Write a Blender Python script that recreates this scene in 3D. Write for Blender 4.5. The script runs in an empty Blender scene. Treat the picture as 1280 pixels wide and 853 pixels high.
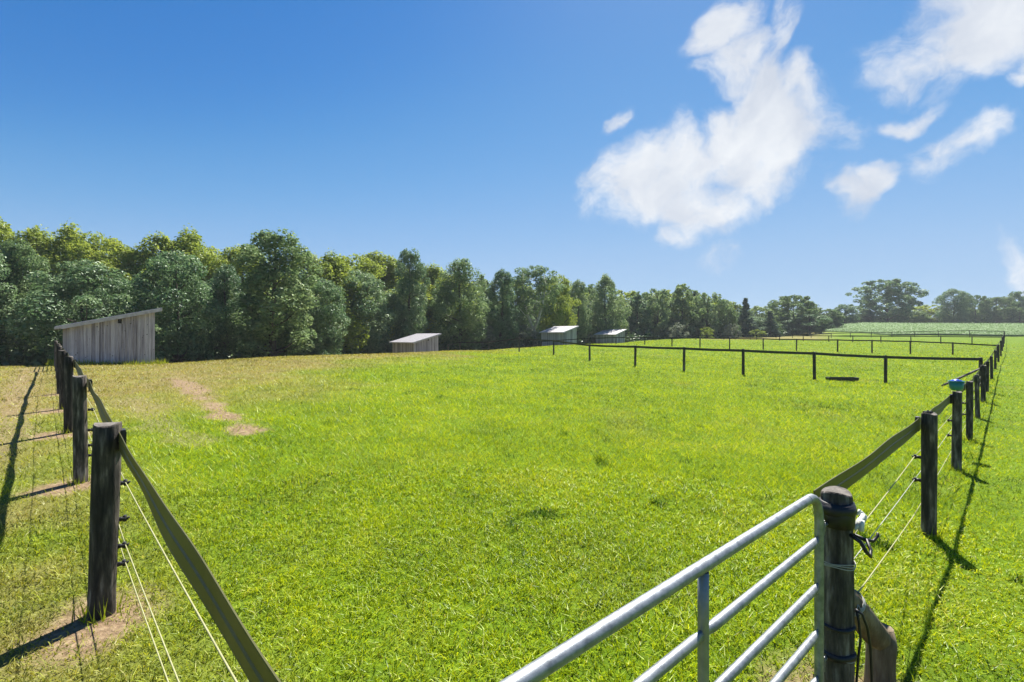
import bpy, math, random
import numpy as np
from mathutils import Vector, Matrix

random.seed(7)
RNG = np.random.default_rng(7)
sc = bpy.context.scene
R = math.radians

# ------------------------------------------------------------------ camera, sky, sun, exposure
EYE, FOC, CX, CY = 1.82, 594.0, 640.0, 421.0
cam_d = bpy.data.cameras.new('camera')
cam = bpy.data.objects.new('camera', cam_d)
sc.collection.objects.link(cam)
cam.location = (0, 0, EYE)
cam.rotation_euler = (R(90), 0, 0)
cam_d.sensor_width = 36.0
cam_d.lens = FOC / 1280 * 36.0
cam_d.shift_y = -(426.5 - CY) / 1280
cam_d.clip_start = 0.05
cam_d.clip_end = 3000
sc.camera = cam

SUN_EL, SUN_AZ = R(57), R(22)
sun_d = bpy.data.lights.new('sun', 'SUN')
sun_d.energy = 4.9
sun_d.angle = R(0.5)
sun_d.color = (1.0, 0.95, 0.86)
sun = bpy.data.objects.new('sun', sun_d)
sc.collection.objects.link(sun)
to_sun = Vector((math.sin(SUN_AZ) * math.cos(SUN_EL), math.cos(SUN_AZ) * math.cos(SUN_EL), math.sin(SUN_EL)))
sun.rotation_euler = to_sun.to_track_quat('Z', 'Y').to_euler()
sun.location = (30, 60, 80)

vs = sc.view_settings
vs.view_transform = 'Standard'
vs.look = 'None'
vs.exposure = 1.48
vs.gamma = 1.0
vs.use_curve_mapping = False
sc.cycles.max_bounces = 8
sc.cycles.transparent_max_bounces = 4
sc.cycles.caustics_reflective = False
sc.cycles.caustics_refractive = False

SKY_STRENGTH = 0.10
SKY_RESPONSE = [   # camera response to the raw sky, per channel
    [(1.0, .10), (1.6, .25), (2.21, .66), (3.23, 1.27), (4.5, 1.66), (20, 2.3)],
    [(1.3, .48), (2.65, 1.07), (3.56, 1.70), (4.96, 2.26), (6.63, 2.58), (20, 3.1)],
    [(2.4, 1.5), (4.73, 2.83), (6.0, 3.36), (7.4, 3.70), (9.5, 3.85), (20, 4.1)]]
CLOUDS = [  # centre (photo px), radii in px, tilt in degrees, weight
    (830, 222, 118, 66, 8, .95), (962, 186, 104, 84, 0, .97), (885, 252, 88, 52, 0, .85), (850, 288, 40, 32, 0, .66), (905, 172, 60, 50, 0, .9),
    (945, 128, 48, 74, 4, .98), (922, 68, 46, 46, -25, .9), (1005, 128, 34, 50, 0, .66), (898, 30, 40, 48, -30, .84), (970, 30, 30, 60, 0, .66), (885, 92, 24, 22, 0, .5), (960, 175, 60, 60, 0, .95),
    (1200, 42, 122, 70, 8, 1.1), (1275, 8, 110, 66, 0, 1.1), (1128, 92, 50, 36, 20, .72), (1295, 55, 50, 34, 0, .62), (1185, 98, 40, 26, 0, .6),
    (1172, 205, 46, 44, 35, .78), (1220, 168, 54, 28, 32, .78), (1066, 248, 34, 36, 10, .78), (1096, 230, 40, 26, 10, .74), (1278, 332, 34, 50, 0, .82),
    (1135, 148, 58, 20, 14, .55), (776, 137, 30, 17, 30, .56), (1272, 92, 34, 20, 20, .62), (905, 318, 40, 26, 30, .40),
    (1480, 120, 160, 70, 10, 1.0), (1700, 260, 190, 80, 0, .9), (1600, -200, 200, 120, 0, .9), (1000, -260, 190, 110, 0, .8),
    (-700, 120, 120, 40, 0, .7), (2300, 100, 420, 150, 0, .9),
]


def make_world():
    w = bpy.data.worlds.new('World')
    sc.world = w
    w.use_nodes = True
    nt = w.node_tree
    nt.nodes.clear()
    N, L = nt.nodes.new, nt.links.new
    out = N('ShaderNodeOutputWorld')
    bg = N('ShaderNodeBackground')
    bg.inputs['Strength'].default_value = SKY_STRENGTH
    L(bg.outputs[0], out.inputs[0])
    sky = N('ShaderNodeTexSky')
    sky.sky_type = 'NISHITA'
    sky.sun_disc = False
    sky.sun_elevation = SUN_EL
    sky.sun_rotation = SUN_AZ
    sky.altitude = 200
    sky.air_density = 1.0
    sky.dust_density = 0.25
    sky.ozone_density = 2.5
    sep = N('ShaderNodeSeparateColor')
    hs = N('ShaderNodeCombineColor')            # camera-like colour response: deeper, purer blue
    L(sky.outputs[0], sep.inputs[0])
    for ch, crv in enumerate(SKY_RESPONSE):
        dv = N('ShaderNodeMath'); dv.operation = 'MULTIPLY'; dv.inputs[1].default_value = .05
        fc = N('ShaderNodeFloatCurve')
        cu = fc.mapping.curves[0]
        cu.points[0].location = (0, 0); cu.points[1].location = (1, crv[-1][1] / 10)
        for a, b in crv[:-1]: cu.points.new(a / 20, b / 10)
        for p_ in cu.points: p_.handle_type = 'AUTO_CLAMPED'
        fc.mapping.update()
        ml_ = N('ShaderNodeMath'); ml_.operation = 'MULTIPLY'; ml_.inputs[1].default_value = 8.05
        L(sep.outputs[ch], dv.inputs[0]); L(dv.outputs[0], fc.inputs['Value']); L(fc.outputs[0], ml_.inputs[0]); L(ml_.outputs[0], hs.inputs[ch])
    tc = N('ShaderNodeTexCoord')
    nrm = N('ShaderNodeVectorMath'); nrm.operation = 'NORMALIZE'
    L(tc.outputs['Generated'], nrm.inputs[0])
    wn = N('ShaderNodeTexNoise')
    wn.inputs['Scale'].default_value = 7.0
    wn.inputs['Detail'].default_value = 4.0
    L(nrm.outputs[0], wn.inputs['Vector'])
    sub = N('ShaderNodeVectorMath'); sub.operation = 'SUBTRACT'
    sub.inputs[1].default_value = (.5, .5, .5)
    L(wn.outputs['Color'], sub.inputs[0])
    scl = N('ShaderNodeVectorMath'); scl.operation = 'SCALE'
    scl.inputs['Scale'].default_value = 0.16
    L(sub.outputs[0], scl.inputs[0])
    add = N('ShaderNodeVectorMath'); add.operation = 'ADD'
    L(nrm.outputs[0], add.inputs[0]); L(scl.outputs[0], add.inputs[1])
    field = None
    for (px, py, rx, ry, tilt, wt) in CLOUDS:
        d = Vector(((px - CX) / FOC, 1.0, (CY - py) / FOC))
        k = d.length
        d.normalize()
        right = Vector((0, 0, 1)).cross(-d).normalized()
        up = right.cross(d) * -1
        if up.z < 0: up = -up
        ca, sa = math.cos(R(tilt)), math.sin(R(tilt))
        ax = right * ca + up * sa
        az = up * ca - right * sa
        m = Matrix((ax, d, az)).transposed()
        mp = N('ShaderNodeMapping'); mp.vector_type = 'TEXTURE'
        mp.inputs['Location'].default_value = d
        mp.inputs['Rotation'].default_value = m.to_euler()
        s = 1.0 / (FOC * k)
        mp.inputs['Scale'].default_value = (rx * s / math.sqrt(k), max(rx, ry) * s * 1.5, ry * s)
        L(add.outputs[0], mp.inputs['Vector'])
        ln = N('ShaderNodeVectorMath'); ln.operation = 'LENGTH'
        L(mp.outputs[0], ln.inputs[0])
        mr = N('ShaderNodeMapRange')
        mr.inputs['From Min'].default_value = 1.15
        mr.inputs['From Max'].default_value = 0.35
        mr.inputs['To Min'].default_value = 0.0
        mr.inputs['To Max'].default_value = wt
        L(ln.outputs['Value'], mr.inputs['Value'])
        if field is None:
            field = mr.outputs[0]
        else:
            mx = N('ShaderNodeMath'); mx.operation = 'SMOOTH_MAX'
            mx.inputs[2].default_value = 0.04
            L(field, mx.inputs[0]); L(mr.outputs[0], mx.inputs[1])
            field = mx.outputs[0]
    n1 = N('ShaderNodeTexNoise')
    n1.inputs['Scale'].default_value = 8.0
    n1.inputs['Detail'].default_value = 9.0
    n1.inputs['Roughness'].default_value = 0.66
    L(add.outputs[0], n1.inputs['Vector'])
    amp = N('ShaderNodeMath'); amp.operation = 'MULTIPLY_ADD'
    amp.inputs[1].default_value = 2.35
    amp.inputs[2].default_value = -1.25
    L(n1.outputs['Fac'], amp.inputs[0])
    sm = N('ShaderNodeMath'); sm.operation = 'ADD'
    L(field, sm.inputs[0]); L(amp.outputs[0], sm.inputs[1])
    den = N('ShaderNodeMapRange'); den.interpolation_type = 'SMOOTHSTEP'
    den.inputs['From Min'].default_value = 0.0
    den.inputs['From Max'].default_value = .92
    L(sm.outputs[0], den.inputs['Value'])
    gate = N('ShaderNodeMapRange')       # no cloud where no cloud body lies
    gate.inputs['From Min'].default_value = 0.10
    gate.inputs['From Max'].default_value = 0.32
    L(field, gate.inputs['Value'])
    dm = N('ShaderNodeMath'); dm.operation = 'MULTIPLY'
    L(den.outputs[0], dm.inputs[0]); L(gate.outputs[0], dm.inputs[1])
    cm = N('ShaderNodeMath'); cm.operation = 'MULTIPLY'; cm.inputs[1].default_value = 0.97
    L(dm.outputs[0], cm.inputs[0])
    n2 = N('ShaderNodeTexNoise')
    n2.inputs['Scale'].default_value = 11.0
    n2.inputs['Detail'].default_value = 5.0
    L(add.outputs[0], n2.inputs['Vector'])
    cr = N('ShaderNodeMapRange')
    cr.inputs['From Min'].default_value = 0.3
    cr.inputs['From Max'].default_value = 0.7
    L(n2.outputs['Fac'], cr.inputs['Value'])
    cc = N('ShaderNodeMix'); cc.data_type = 'RGBA'
    cc.inputs['A'].default_value = (2.35, 2.55, 2.9, 1)
    cc.inputs['B'].default_value = (3.3, 3.4, 3.52, 1)
    L(cr.outputs[0], cc.inputs['Factor'])
    mix = N('ShaderNodeMix'); mix.data_type = 'RGBA'
    L(cm.outputs[0], mix.inputs['Factor'])
    L(hs.outputs[0], mix.inputs['A']); L(cc.outputs['Result'], mix.inputs['B'])
    L(mix.outputs['Result'], bg.inputs['Color'])


make_world()

# ------------------------------------------------------------------ helpers
def link(o, parent=None):
    sc.collection.objects.link(o)
    if parent is not None: o.parent = parent
    return o


def thing(name, label, cat, loc=(0, 0, 0), rz=0.0, group=None):
    o = bpy.data.objects.new(name, None)
    o.empty_display_size = .3
    o.location = loc
    o.rotation_euler = (0, 0, rz)
    return tag(link(o), label, cat, group)


def tag(o, label=None, cat=None, group=None, kind=None):
    if label: o['label'] = label
    if cat: o['category'] = cat
    if group: o['group'] = group
    if kind: o['kind'] = kind
    return o


def copy_tree(o, parent=None):
    c = o.copy()
    sc.collection.objects.link(c)
    if parent is not None: c.parent = parent
    for ch in list(o.children): copy_tree(ch, c)
    return c


def mesh_np(name, V, F, mat=None, attrs=None, smooth=False):
    """mesh from a vertex array and an array of faces of one size"""
    me = bpy.data.meshes.new(name)
    V = np.ascontiguousarray(V, dtype=np.float32)
    F = np.ascontiguousarray(F, dtype=np.int32)
    n, k = F.shape
    me.vertices.add(len(V)); me.vertices.foreach_set('co', V.ravel())
    me.loops.add(n * k); me.loops.foreach_set('vertex_index', F.ravel())
    me.polygons.add(n)
    me.polygons.foreach_set('loop_start', np.arange(0, n * k, k, dtype=np.int32))
    me.update(calc_edges=True)
    me.polygons.foreach_set('use_smooth', np.full(n, smooth))
    for an, (dom, arr) in (attrs or {}).items():
        a = me.attributes.new(an, 'FLOAT', dom)
        a.data.foreach_set('value', np.ascontiguousarray(arr, dtype=np.float32))
    if mat: me.materials.append(mat)
    return me


class MB:
    def __init__(s):
        s.v, s.f, s.sm = [], [], []

    def box(s, a, b, M=None):
        (x0, y0, z0), (x1, y1, z1) = a, b
        p = [Vector(q) for q in ((x0, y0, z0), (x1, y0, z0), (x1, y1, z0), (x0, y1, z0), (x0, y0, z1), (x1, y0, z1), (x1, y1, z1), (x0, y1, z1))]
        return s.hexa(p, M)

    def hexa(s, p, M=None):
        n = len(s.v)
        if M: p = [M @ Vector(q) for q in p]
        s.v += [tuple(q) for q in p]
        for f in ((0, 3, 2, 1), (4, 5, 6, 7), (0, 1, 5, 4), (1, 2, 6, 5), (2, 3, 7, 6), (3, 0, 4, 7)):
            s.f.append(tuple(n + i for i in f)); s.sm.append(False)
        return s

    def ring_loft(s, rings, cap=True, smooth=True, closed=True):
        n0 = len(s.v)
        k = len(rings[0])
        for r in rings: s.v += [tuple(q) for q in r]
        for i in range(len(rings) - 1):
            for j in range(k if closed else k - 1):
                a, b = n0 + i * k + j, n0 + i * k + (j + 1) % k
                s.f.append((a, b, b + k, a + k)); s.sm.append(smooth)
        if cap:
            s.f.append(tuple(n0 + j for j in reversed(range(k)))); s.sm.append(False)
            e = n0 + (len(rings) - 1) * k
            s.f.append(tuple(e + j for j in range(k))); s.sm.append(False)
        return s

    def tube(s, pts, rad, k=8, cap=True):
        pts = [Vector(p) for p in pts]
        if not hasattr(rad, '__len__'): rad = [rad] * len(pts)
        rings = []
        ref = None
        for i, p in enumerate(pts):
            t = (pts[min(i + 1, len(pts) - 1)] - pts[max(i - 1, 0)]).normalized()
            if ref is None:
                ref = Vector((0, 0, 1)) if abs(t.z) < .9 else Vector((1, 0, 0))
            a = (ref - t * ref.dot(t)).normalized()
            ref = a
            b = t.cross(a)
            rings.append([p + (a * math.cos(2 * math.pi * j / k) + b * math.sin(2 * math.pi * j / k)) * rad[i] for j in range(k)])
        return s.ring_loft(rings, cap)

    def mesh(s, name, mat):
        me = bpy.data.meshes.new(name)
        me.from_pydata(s.v, [], s.f)
        me.polygons.foreach_set('use_smooth', s.sm)
        me.materials.append(mat)
        me.update()
        return me

    def build(s, name, mat, parent=None, loc=(0, 0, 0)):
        o = bpy.data.objects.new(name, s.mesh(name, mat))
        o.location = loc
        return link(o, parent)


# value noise on arrays
_T = np.random.default_rng(3).random((256, 256)).astype(np.float64)


def vnoise(x, y):
    x = np.asarray(x, float); y = np.asarray(y, float)
    xi, yi = np.floor(x).astype(int), np.floor(y).astype(int)
    fx, fy = x - xi, y - yi
    fx = fx * fx * (3 - 2 * fx); fy = fy * fy * (3 - 2 * fy)
    g = lambda i, j: _T[i & 255, j & 255]
    return (g(xi, yi) * (1 - fx) + g(xi + 1, yi) * fx) * (1 - fy) + (g(xi, yi + 1) * (1 - fx) + g(xi + 1, yi + 1) * fx) * fy


def fbm(x, y, o=4):
    s, a, t = 0, .5, 0
    for i in range(o):
        s = s + a * vnoise(np.asarray(x) * 2 ** i + 17.3 * i, np.asarray(y) * 2 ** i - 9.1 * i); t += a; a *= .55
    return s / t


def sstep(a, b, x):
    t = np.clip((np.asarray(x, float) - a) / (b - a), 0, 1)
    return t * t * (3 - 2 * t)


# ------------------------------------------------------------------ terrain heights
CP = [(0, 0, 0), (-2.7, 3.1, 0), (4, 4.5, -.06), (1.6, 2.3, -.04), (0, -6, 0), (-8, -4, .1), (8, -4, -.15), (0, 10, .05), (0, 20, .12),
      (-5, 5.5, .11), (-7, 7.5, .24), (-9.4, 9.9, .29), (-11.4, 12, .33), (-20, 20, .36), (-23, 24.5, .33), (-20, 27, .2),
      (-24, 20, .36), (-34, 22, .25),
      (-20, 27, .27), (-18.3, 32, .26), (-15, 37, .2), (-10.1, 43, .23), (-6.75, 50, .22), (0, 60, .3), (6.6, 66, .49),
      (-27, 36, -.6), (-25, 44, -.85), (-21, 52, -.95), (-12, 57, -.9), (-9, 66, -.8), (0, 78, -.3), (8.3, 76, .45), (10.5, 79, .45),
      (-36, 34, -.4), (-45, 60, -1.5), (-20, 90, -1.2), (10, 100, -.2), (20, 75, .9), (20, 93, .3), (30, 110, .9),
      (17.3, 22, -.3), (14, 22, -.2), (11, 22.5, -.05), (8.5, 23.3, 0), (6.75, 26, .1), (5.2, 32, .2), (3.7, 42, .28), (.8, 51, .25),
      (6.6, 7, -.15), (9.1, 9.5, -.22), (12.2, 12.4, -.3), (15.7, 15.7, -.3), (20.7, 21, -.3), (34, 33, -.1),
      (42.7, 46, .06), (36.3, 48, .16), (25.2, 55, .385), (17.3, 62, .78),
      (58, 75, .94), (70, 72, .61), (48, 85, 1.1), (79, 105, 1.47), (108, 105, 1.45), (63, 115, 1.4), (115, 107, 1.45), (40, 115, 1.3),
      (30, 18, -.35), (60, 30, -.1), (90, 60, .4), (140, 200, 6.9), (215, 200, 6.9), (130, 200, 5.6), (99, 180, 2.9), (100, 150, 3.2), (150, 150, 4.2),
      (60, 150, 1.6), (40, 160, .6), (200, 300, 8.5), (330, 300, 8), (0, 160, -1)]
for k in range(10):
    t = 2 * math.pi * k / 10
    CP.append((600 * math.sin(t), 600 * math.cos(t), 6 if math.cos(t) > .3 and math.sin(t) > .2 else 0))
CP = np.array(CP, float)


def _warp(X, Y):
    r = np.hypot(X, Y) + 1e-9
    k = np.log1p(r / 6) / r
    return X * k, Y * k


_cu, _cv = _warp(CP[:, 0], CP[:, 1])


def _phi(r2): return np.where(r2 > 1e-12, .5 * r2 * np.log(r2 + 1e-12), 0)


def _solve():
    n = len(CP)
    K = _phi((_cu[:, None] - _cu) ** 2 + (_cv[:, None] - _cv) ** 2)
    P = np.stack([np.ones(n), _cu, _cv], 1)
    A = np.zeros((n + 3, n + 3))
    A[:n, :n] = K + np.eye(n) * 2e-3
    A[:n, n:] = P; A[n:, :n] = P.T
    return np.linalg.solve(A, np.concatenate([CP[:, 2], np.zeros(3)]))


_W = _solve()


def height(X, Y):
    X = np.asarray(X, float); Y = np.asarray(Y, float)
    sh = X.shape
    X = X.ravel(); Y = Y.ravel()
    out = np.empty(len(X))
    for i in range(0, len(X), 100000):
        u, v = _warp(X[i:i + 100000], Y[i:i + 100000])
        K = _phi((u[:, None] - _cu) ** 2 + (v[:, None] - _cv) ** 2)
        out[i:i + 100000] = K @ _W[:-3] + _W[-3] + _W[-2] * u + _W[-1] * v
    bump = (fbm(X * 1.1, Y * 1.1, 3) - .5) * .05 + (fbm(X * .22, Y * .22, 2) - .5) * .10 * sstep(6, 25, np.hypot(X, Y))
    return (out + bump).reshape(sh)


def H(x, y): return float(height(np.array([x]), np.array([y]))[0])


def at(px, py, zmin=2.0, zmax=400):
    """ground point seen at a photograph pixel: first hit of the ray with the terrain"""
    z = np.exp(np.linspace(math.log(zmin), math.log(zmax), 1500))
    x = (px - CX) / FOC * z
    g = height(x, z)
    ray = EYE - (py - CY) / FOC * z
    i = np.argmax(ray <= g) if np.any(ray <= g) else int(np.argmin(ray - g))
    return Vector((x[i], z[i], g[i]))


def pos(px, Z):
    x = (px - CX) / FOC * Z
    return Vector((x, Z, H(x, Z)))


def zat(py, Z): return EYE - (py - CY) / FOC * Z


# ------------------------------------------------------------------ ground cover masks (real soil and dry turf, used by ground and blades)
def segdist(X, Y, a, b):
    ax, ay = a; bx, by = b
    dx, dy = bx - ax, by - ay
    t = np.clip(((X - ax) * dx + (Y - ay) * dy) / (dx * dx + dy * dy), 0, 1)
    return np.hypot(X - ax - t * dx, Y - ay - t * dy)


BARE_SPOTS = []     # filled with post feet


def masks(X, Y):
    r = np.hypot(X, Y)
    edge = np.interp(Y, [3, 8.3, 10, 19, 50, 80], [-3.3, -6.6, -4.0, -3.9, 0.5, 6])
    n = fbm(X * .35, Y * .35, 4)
    n2 = fbm(X * 1.7 + 40, Y * 1.7, 4)
    n3 = fbm(X * .09 + 11, Y * .09 - 4, 3)
    dry = sstep(-1.0, 3.5, (edge - X) * .55 + (n - .5) * 5) * (.46 + .55 * n2) * sstep(3.5, 8, Y)
    out_left = sstep(.15, .8, -(X * .717 + Y * .697) - .45 + (n2 - .5) * .8)        # outside the left fence
    dry = np.maximum(dry, out_left * (.0 + .55 * n2) * (.55 + .45 * sstep(3, 7, Y + n2 * 2)))
    dry = np.maximum(dry, .55 * (1 - sstep(.2, 1.6, np.abs(X * .717 + Y * .697 + .2) + (n2 - .5) * 1.2)) * n2 * 1.6)
    dry = np.maximum(dry, sstep(.62, .8, n) * .22 * sstep(5, 12, Y))
    dry = np.maximum(dry, .07 * sstep(.45, .75, n2) * np.ones_like(r))
    u = X / np.maximum(Y, 1)
    dry = np.maximum(dry, sstep(88, 100, Y) * sstep(.36, .44, u) * (1 - sstep(.62, .7, u)) * (.5 + .4 * n2))
    dirt = np.zeros_like(r)
    for a, b, w, s in (((-11.0, 15.4), (-4.7, 8.35),   .28, .88), ((-8.9, 11.2), (-5.0, 7.3), .35, .42), ((-13, 18), (-10, 15), .4, .35)):
        d = segdist(X, Y, a, b) + (n2 - .5) * 1.1
        dirt = np.maximum(dirt, s * (1 - sstep(w * .4, w * 1.5, d)))
    d = np.abs(X * .717 + Y * .697 + .62) + (n2 - .5) * .9                       # worn line under the left fence
    dirt = np.maximum(dirt, .6 * (1 - sstep(.1, .6, d)) * sstep(4.5, 7, Y) * (1 - sstep(25, 30, Y)))
    for (bx, by, br) in BARE_SPOTS:
        m = np.abs(X - bx) + np.abs(Y - by) < 2
        if m.any():
            dd = np.hypot(X[m] - bx, Y[m] - by) + (n2[m] - .5) * .5
            dirt[m] = np.maximum(dirt[m], .95 * (1 - sstep(br * .5, br * 1.3, dd)))
    return np.clip(dry, 0, 1), np.clip(dirt, 0, 1)


# ------------------------------------------------------------------ materials
def new_mat(name):
    m = bpy.data.materials.new(name)
    m.use_nodes = True
    nt = m.node_tree
    nt.nodes.clear()
    out = nt.nodes.new('ShaderNodeOutputMaterial')
    return m, nt, out


def ramp(nt, stops):
    r = nt.nodes.new('ShaderNodeValToRGB')
    e = r.color_ramp.elements
    while len(e) < len(stops): e.new(.5)
    for i, (p, c) in enumerate(stops):
        e[i].position = p; e[i].color = (*c, 1)
    return r


def noise(nt, scale, detail=4, rough=.55, stretch=None, coord='Object'):
    tc = nt.nodes.new('ShaderNodeTexCoord')
    src = tc.outputs[coord]
    if stretch:
        mp = nt.nodes.new('ShaderNodeMapping')
        mp.inputs['Scale'].default_value = stretch
        nt.links.new(src, mp.inputs[0]); src = mp.outputs[0]
    n = nt.nodes.new('ShaderNodeTexNoise')
    n.inputs['Scale'].default_value = scale
    n.inputs['Detail'].default_value = detail
    n.inputs['Roughness'].default_value = rough
    nt.links.new(src, n.inputs['Vector'])
    return n


def surf_mat(name, stops, scale=6, stretch=None, rough=.75, bump=.3, bscale=None, metallic=0, spec=.4, objrand=0.0, detail=6, coord='Object', trans=0):
    m, nt, out = new_mat(name)
    L = nt.links.new
    n = noise(nt, scale, detail, .6, stretch, coord)
    rp = ramp(nt, stops)
    fac = n.outputs['Fac']
    if objrand:
        oi = nt.nodes.new('ShaderNodeObjectInfo')
        ma = nt.nodes.new('ShaderNodeMath'); ma.operation = 'MULTIPLY_ADD'
        ma.inputs[1].default_value = objrand; 
        L(oi.outputs['Random'], ma.inputs[0]); L(fac, ma.inputs[2])
        sb = nt.nodes.new('ShaderNodeMath'); sb.operation = 'SUBTRACT'; sb.inputs[1].default_value = objrand / 2
        L(ma.outputs[0], sb.inputs[0]); fac = sb.outputs[0]
    L(fac, rp.inputs[0])
    p = nt.nodes.new('ShaderNodeBsdfPrincipled')
    p.inputs['Roughness'].default_value = rough
    p.inputs['Metallic'].default_value = metallic
    p.inputs['Specular IOR Level'].default_value = spec
    L(rp.outputs[0], p.inputs['Base Color'])
    if bump:
        n2 = noise(nt, bscale or scale * 2, 6, .65, stretch, coord)
        b = nt.nodes.new('ShaderNodeBump')
        b.inputs['Strength'].default_value = bump
        b.inputs['Distance'].default_value = .02
        L(n2.outputs['Fac'], b.inputs['Height']); L(b.outputs[0], p.inputs['Normal'])
    last = p.outputs[0]
    if trans:
        tr = nt.nodes.new('ShaderNodeBsdfTranslucent')
        L(rp.outputs[0], tr.inputs[0])
        mx = nt.nodes.new('ShaderNodeMixShader'); mx.inputs[0].default_value = trans
        L(last, mx.inputs[1]); L(tr.outputs[0], mx.inputs[2]); last = mx.outputs[0]
    L(last, out.inputs[0])
    return m


def leaf_mat(name, stops, trans=.4, gloss=.08, rough=.35, objrand=.25, tcol=(1, 1, 1), dry=None, dirt=None):
    """leaf or blade: diffuse + translucent + a little sheen; colour from the face attribute tint"""
    m, nt, out = new_mat(name)
    L = nt.links.new
    at_ = nt.nodes.new('ShaderNodeAttribute'); at_.attribute_name = 'tint'
    fac = at_.outputs['Fac']
    if objrand:
        oi = nt.nodes.new('ShaderNodeObjectInfo')
        ma = nt.nodes.new('ShaderNodeMath'); ma.operation = 'MULTIPLY_ADD'
        ma.inputs[1].default_value = objrand
        L(oi.outputs['Random'], ma.inputs[0]); L(fac, ma.inputs[2])
        sb = nt.nodes.new('ShaderNodeMath'); sb.operation = 'SUBTRACT'; sb.inputs[1].default_value = objrand / 2
        L(ma.outputs[0], sb.inputs[0]); fac = sb.outputs[0]
    rp = ramp(nt, stops)
    L(fac, rp.inputs[0])
    col = rp.outputs[0]
    if dry:
        ad = nt.nodes.new('ShaderNodeAttribute'); ad.attribute_name = 'dry'
        rd = ramp(nt, dry); L(fac, rd.inputs[0])
        mx = nt.nodes.new('ShaderNodeMix'); mx.data_type = 'RGBA'
        L(ad.outputs['Fac'], mx.inputs['Factor']); L(col, mx.inputs['A']); L(rd.outputs[0], mx.inputs['B'])
        col = mx.outputs['Result']
    df = nt.nodes.new('ShaderNodeBsdfDiffuse'); L(col, df.inputs[0])
    tm = nt.nodes.new('ShaderNodeMix'); tm.data_type = 'RGBA'; tm.blend_type = 'MULTIPLY'
    tm.inputs['Factor'].default_value = 1
    tm.inputs['B'].default_value = (*tcol, 1)
    L(col, tm.inputs['A'])
    tr = nt.nodes.new('ShaderNodeBsdfTranslucent'); L(tm.outputs['Result'], tr.inputs[0])
    mx1 = nt.nodes.new('ShaderNodeMixShader'); mx1.inputs[0].default_value = trans
    L(df.outputs[0], mx1.inputs[1]); L(tr.outputs[0], mx1.inputs[2])
    gl = nt.nodes.new('ShaderNodeBsdfGlossy'); gl.inputs['Roughness'].default_value = rough
    gl.inputs[0].default_value = (.9, .95, .9, 1)
    mx2 = nt.nodes.new('ShaderNodeMixShader'); mx2.inputs[0].default_value = gloss
    L(mx1.outputs[0], mx2.inputs[1]); L(gl.outputs[0], mx2.inputs[2])
    L(mx2.outputs[0], out.inputs[0])
    return m


def ground_mat():
    m, nt, out = new_mat('pasture_turf')
    L = nt.links.new
    n1 = noise(nt, .9, 8, .65)
    n2 = noise(nt, 14, 6, .7)
    n3 = noise(nt, 60, 4, .7)
    mixn = nt.nodes.new('ShaderNodeMix'); mixn.data_type = 'FLOAT'; mixn.inputs['Factor'].default_value = .5
    L(n1.outputs['Fac'], mixn.inputs['A']); L(n2.outputs['Fac'], mixn.inputs['B'])
    green = ramp(nt, [(.3, (.04, .075, .003)), (.5, (.085, .145, .004)), (.7, (.14, .205, .006))])
    L(mixn.outputs['Result'], green.inputs[0])
    straw = ramp(nt, [(.3, (.12, .09, .035)), (.5, (.19, .145, .06)), (.7, (.27, .21, .10))])
    L(mixn.outputs['Result'], straw.inputs[0])
    soil = ramp(nt, [(.3, (.11, .072, .042)), (.5, (.20, .14, .085)), (.7, (.33, .25, .16))])
    L(n2.outputs['Fac'], soil.inputs[0])
    ad = nt.nodes.new('ShaderNodeAttribute'); ad.attribute_name = 'dry'
    ae = nt.nodes.new('ShaderNodeAttribute'); ae.attribute_name = 'dirt'
    a = nt.nodes.new('ShaderNodeMix'); a.data_type = 'RGBA'
    L(ad.outputs['Fac'], a.inputs['Factor']); L(green.outputs[0], a.inputs['A']); L(straw.outputs[0], a.inputs['B'])
    # dirt broken up by grain
    ma = nt.nodes.new('ShaderNodeMath'); ma.operation = 'MULTIPLY_ADD'; ma.inputs[1].default_value = .9; 
    L(n3.outputs['Fac'], ma.inputs[0]); L(ae.outputs['Fac'], ma.inputs[2])
    mr = nt.nodes.new('ShaderNodeMapRange'); mr.inputs['From Min'].default_value = .55; mr.inputs['From Max'].default_value = 1.35
    L(ma.outputs[0], mr.inputs['Value'])
    b = nt.nodes.new('ShaderNodeMix'); b.data_type = 'RGBA'
    L(mr.outputs[0], b.inputs['Factor']); L(a.outputs['Result'], b.inputs['A']); L(soil.outputs[0], b.inputs['B'])
    p = nt.nodes.new('ShaderNodeBsdfPrincipled')
    p.inputs['Roughness'].default_value = .95
    p.inputs['Specular IOR Level'].default_value = .1
    L(b.outputs['Result'], p.inputs['Base Color'])
    bp = nt.nodes.new('ShaderNodeBump'); bp.inputs['Strength'].default_value = .8; bp.inputs['Distance'].default_value = .05
    L(n2.outputs['Fac'], bp.inputs['Height']); L(bp.outputs[0], p.inputs['Normal'])
    L(p.outputs[0], out.inputs[0])
    return m


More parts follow.
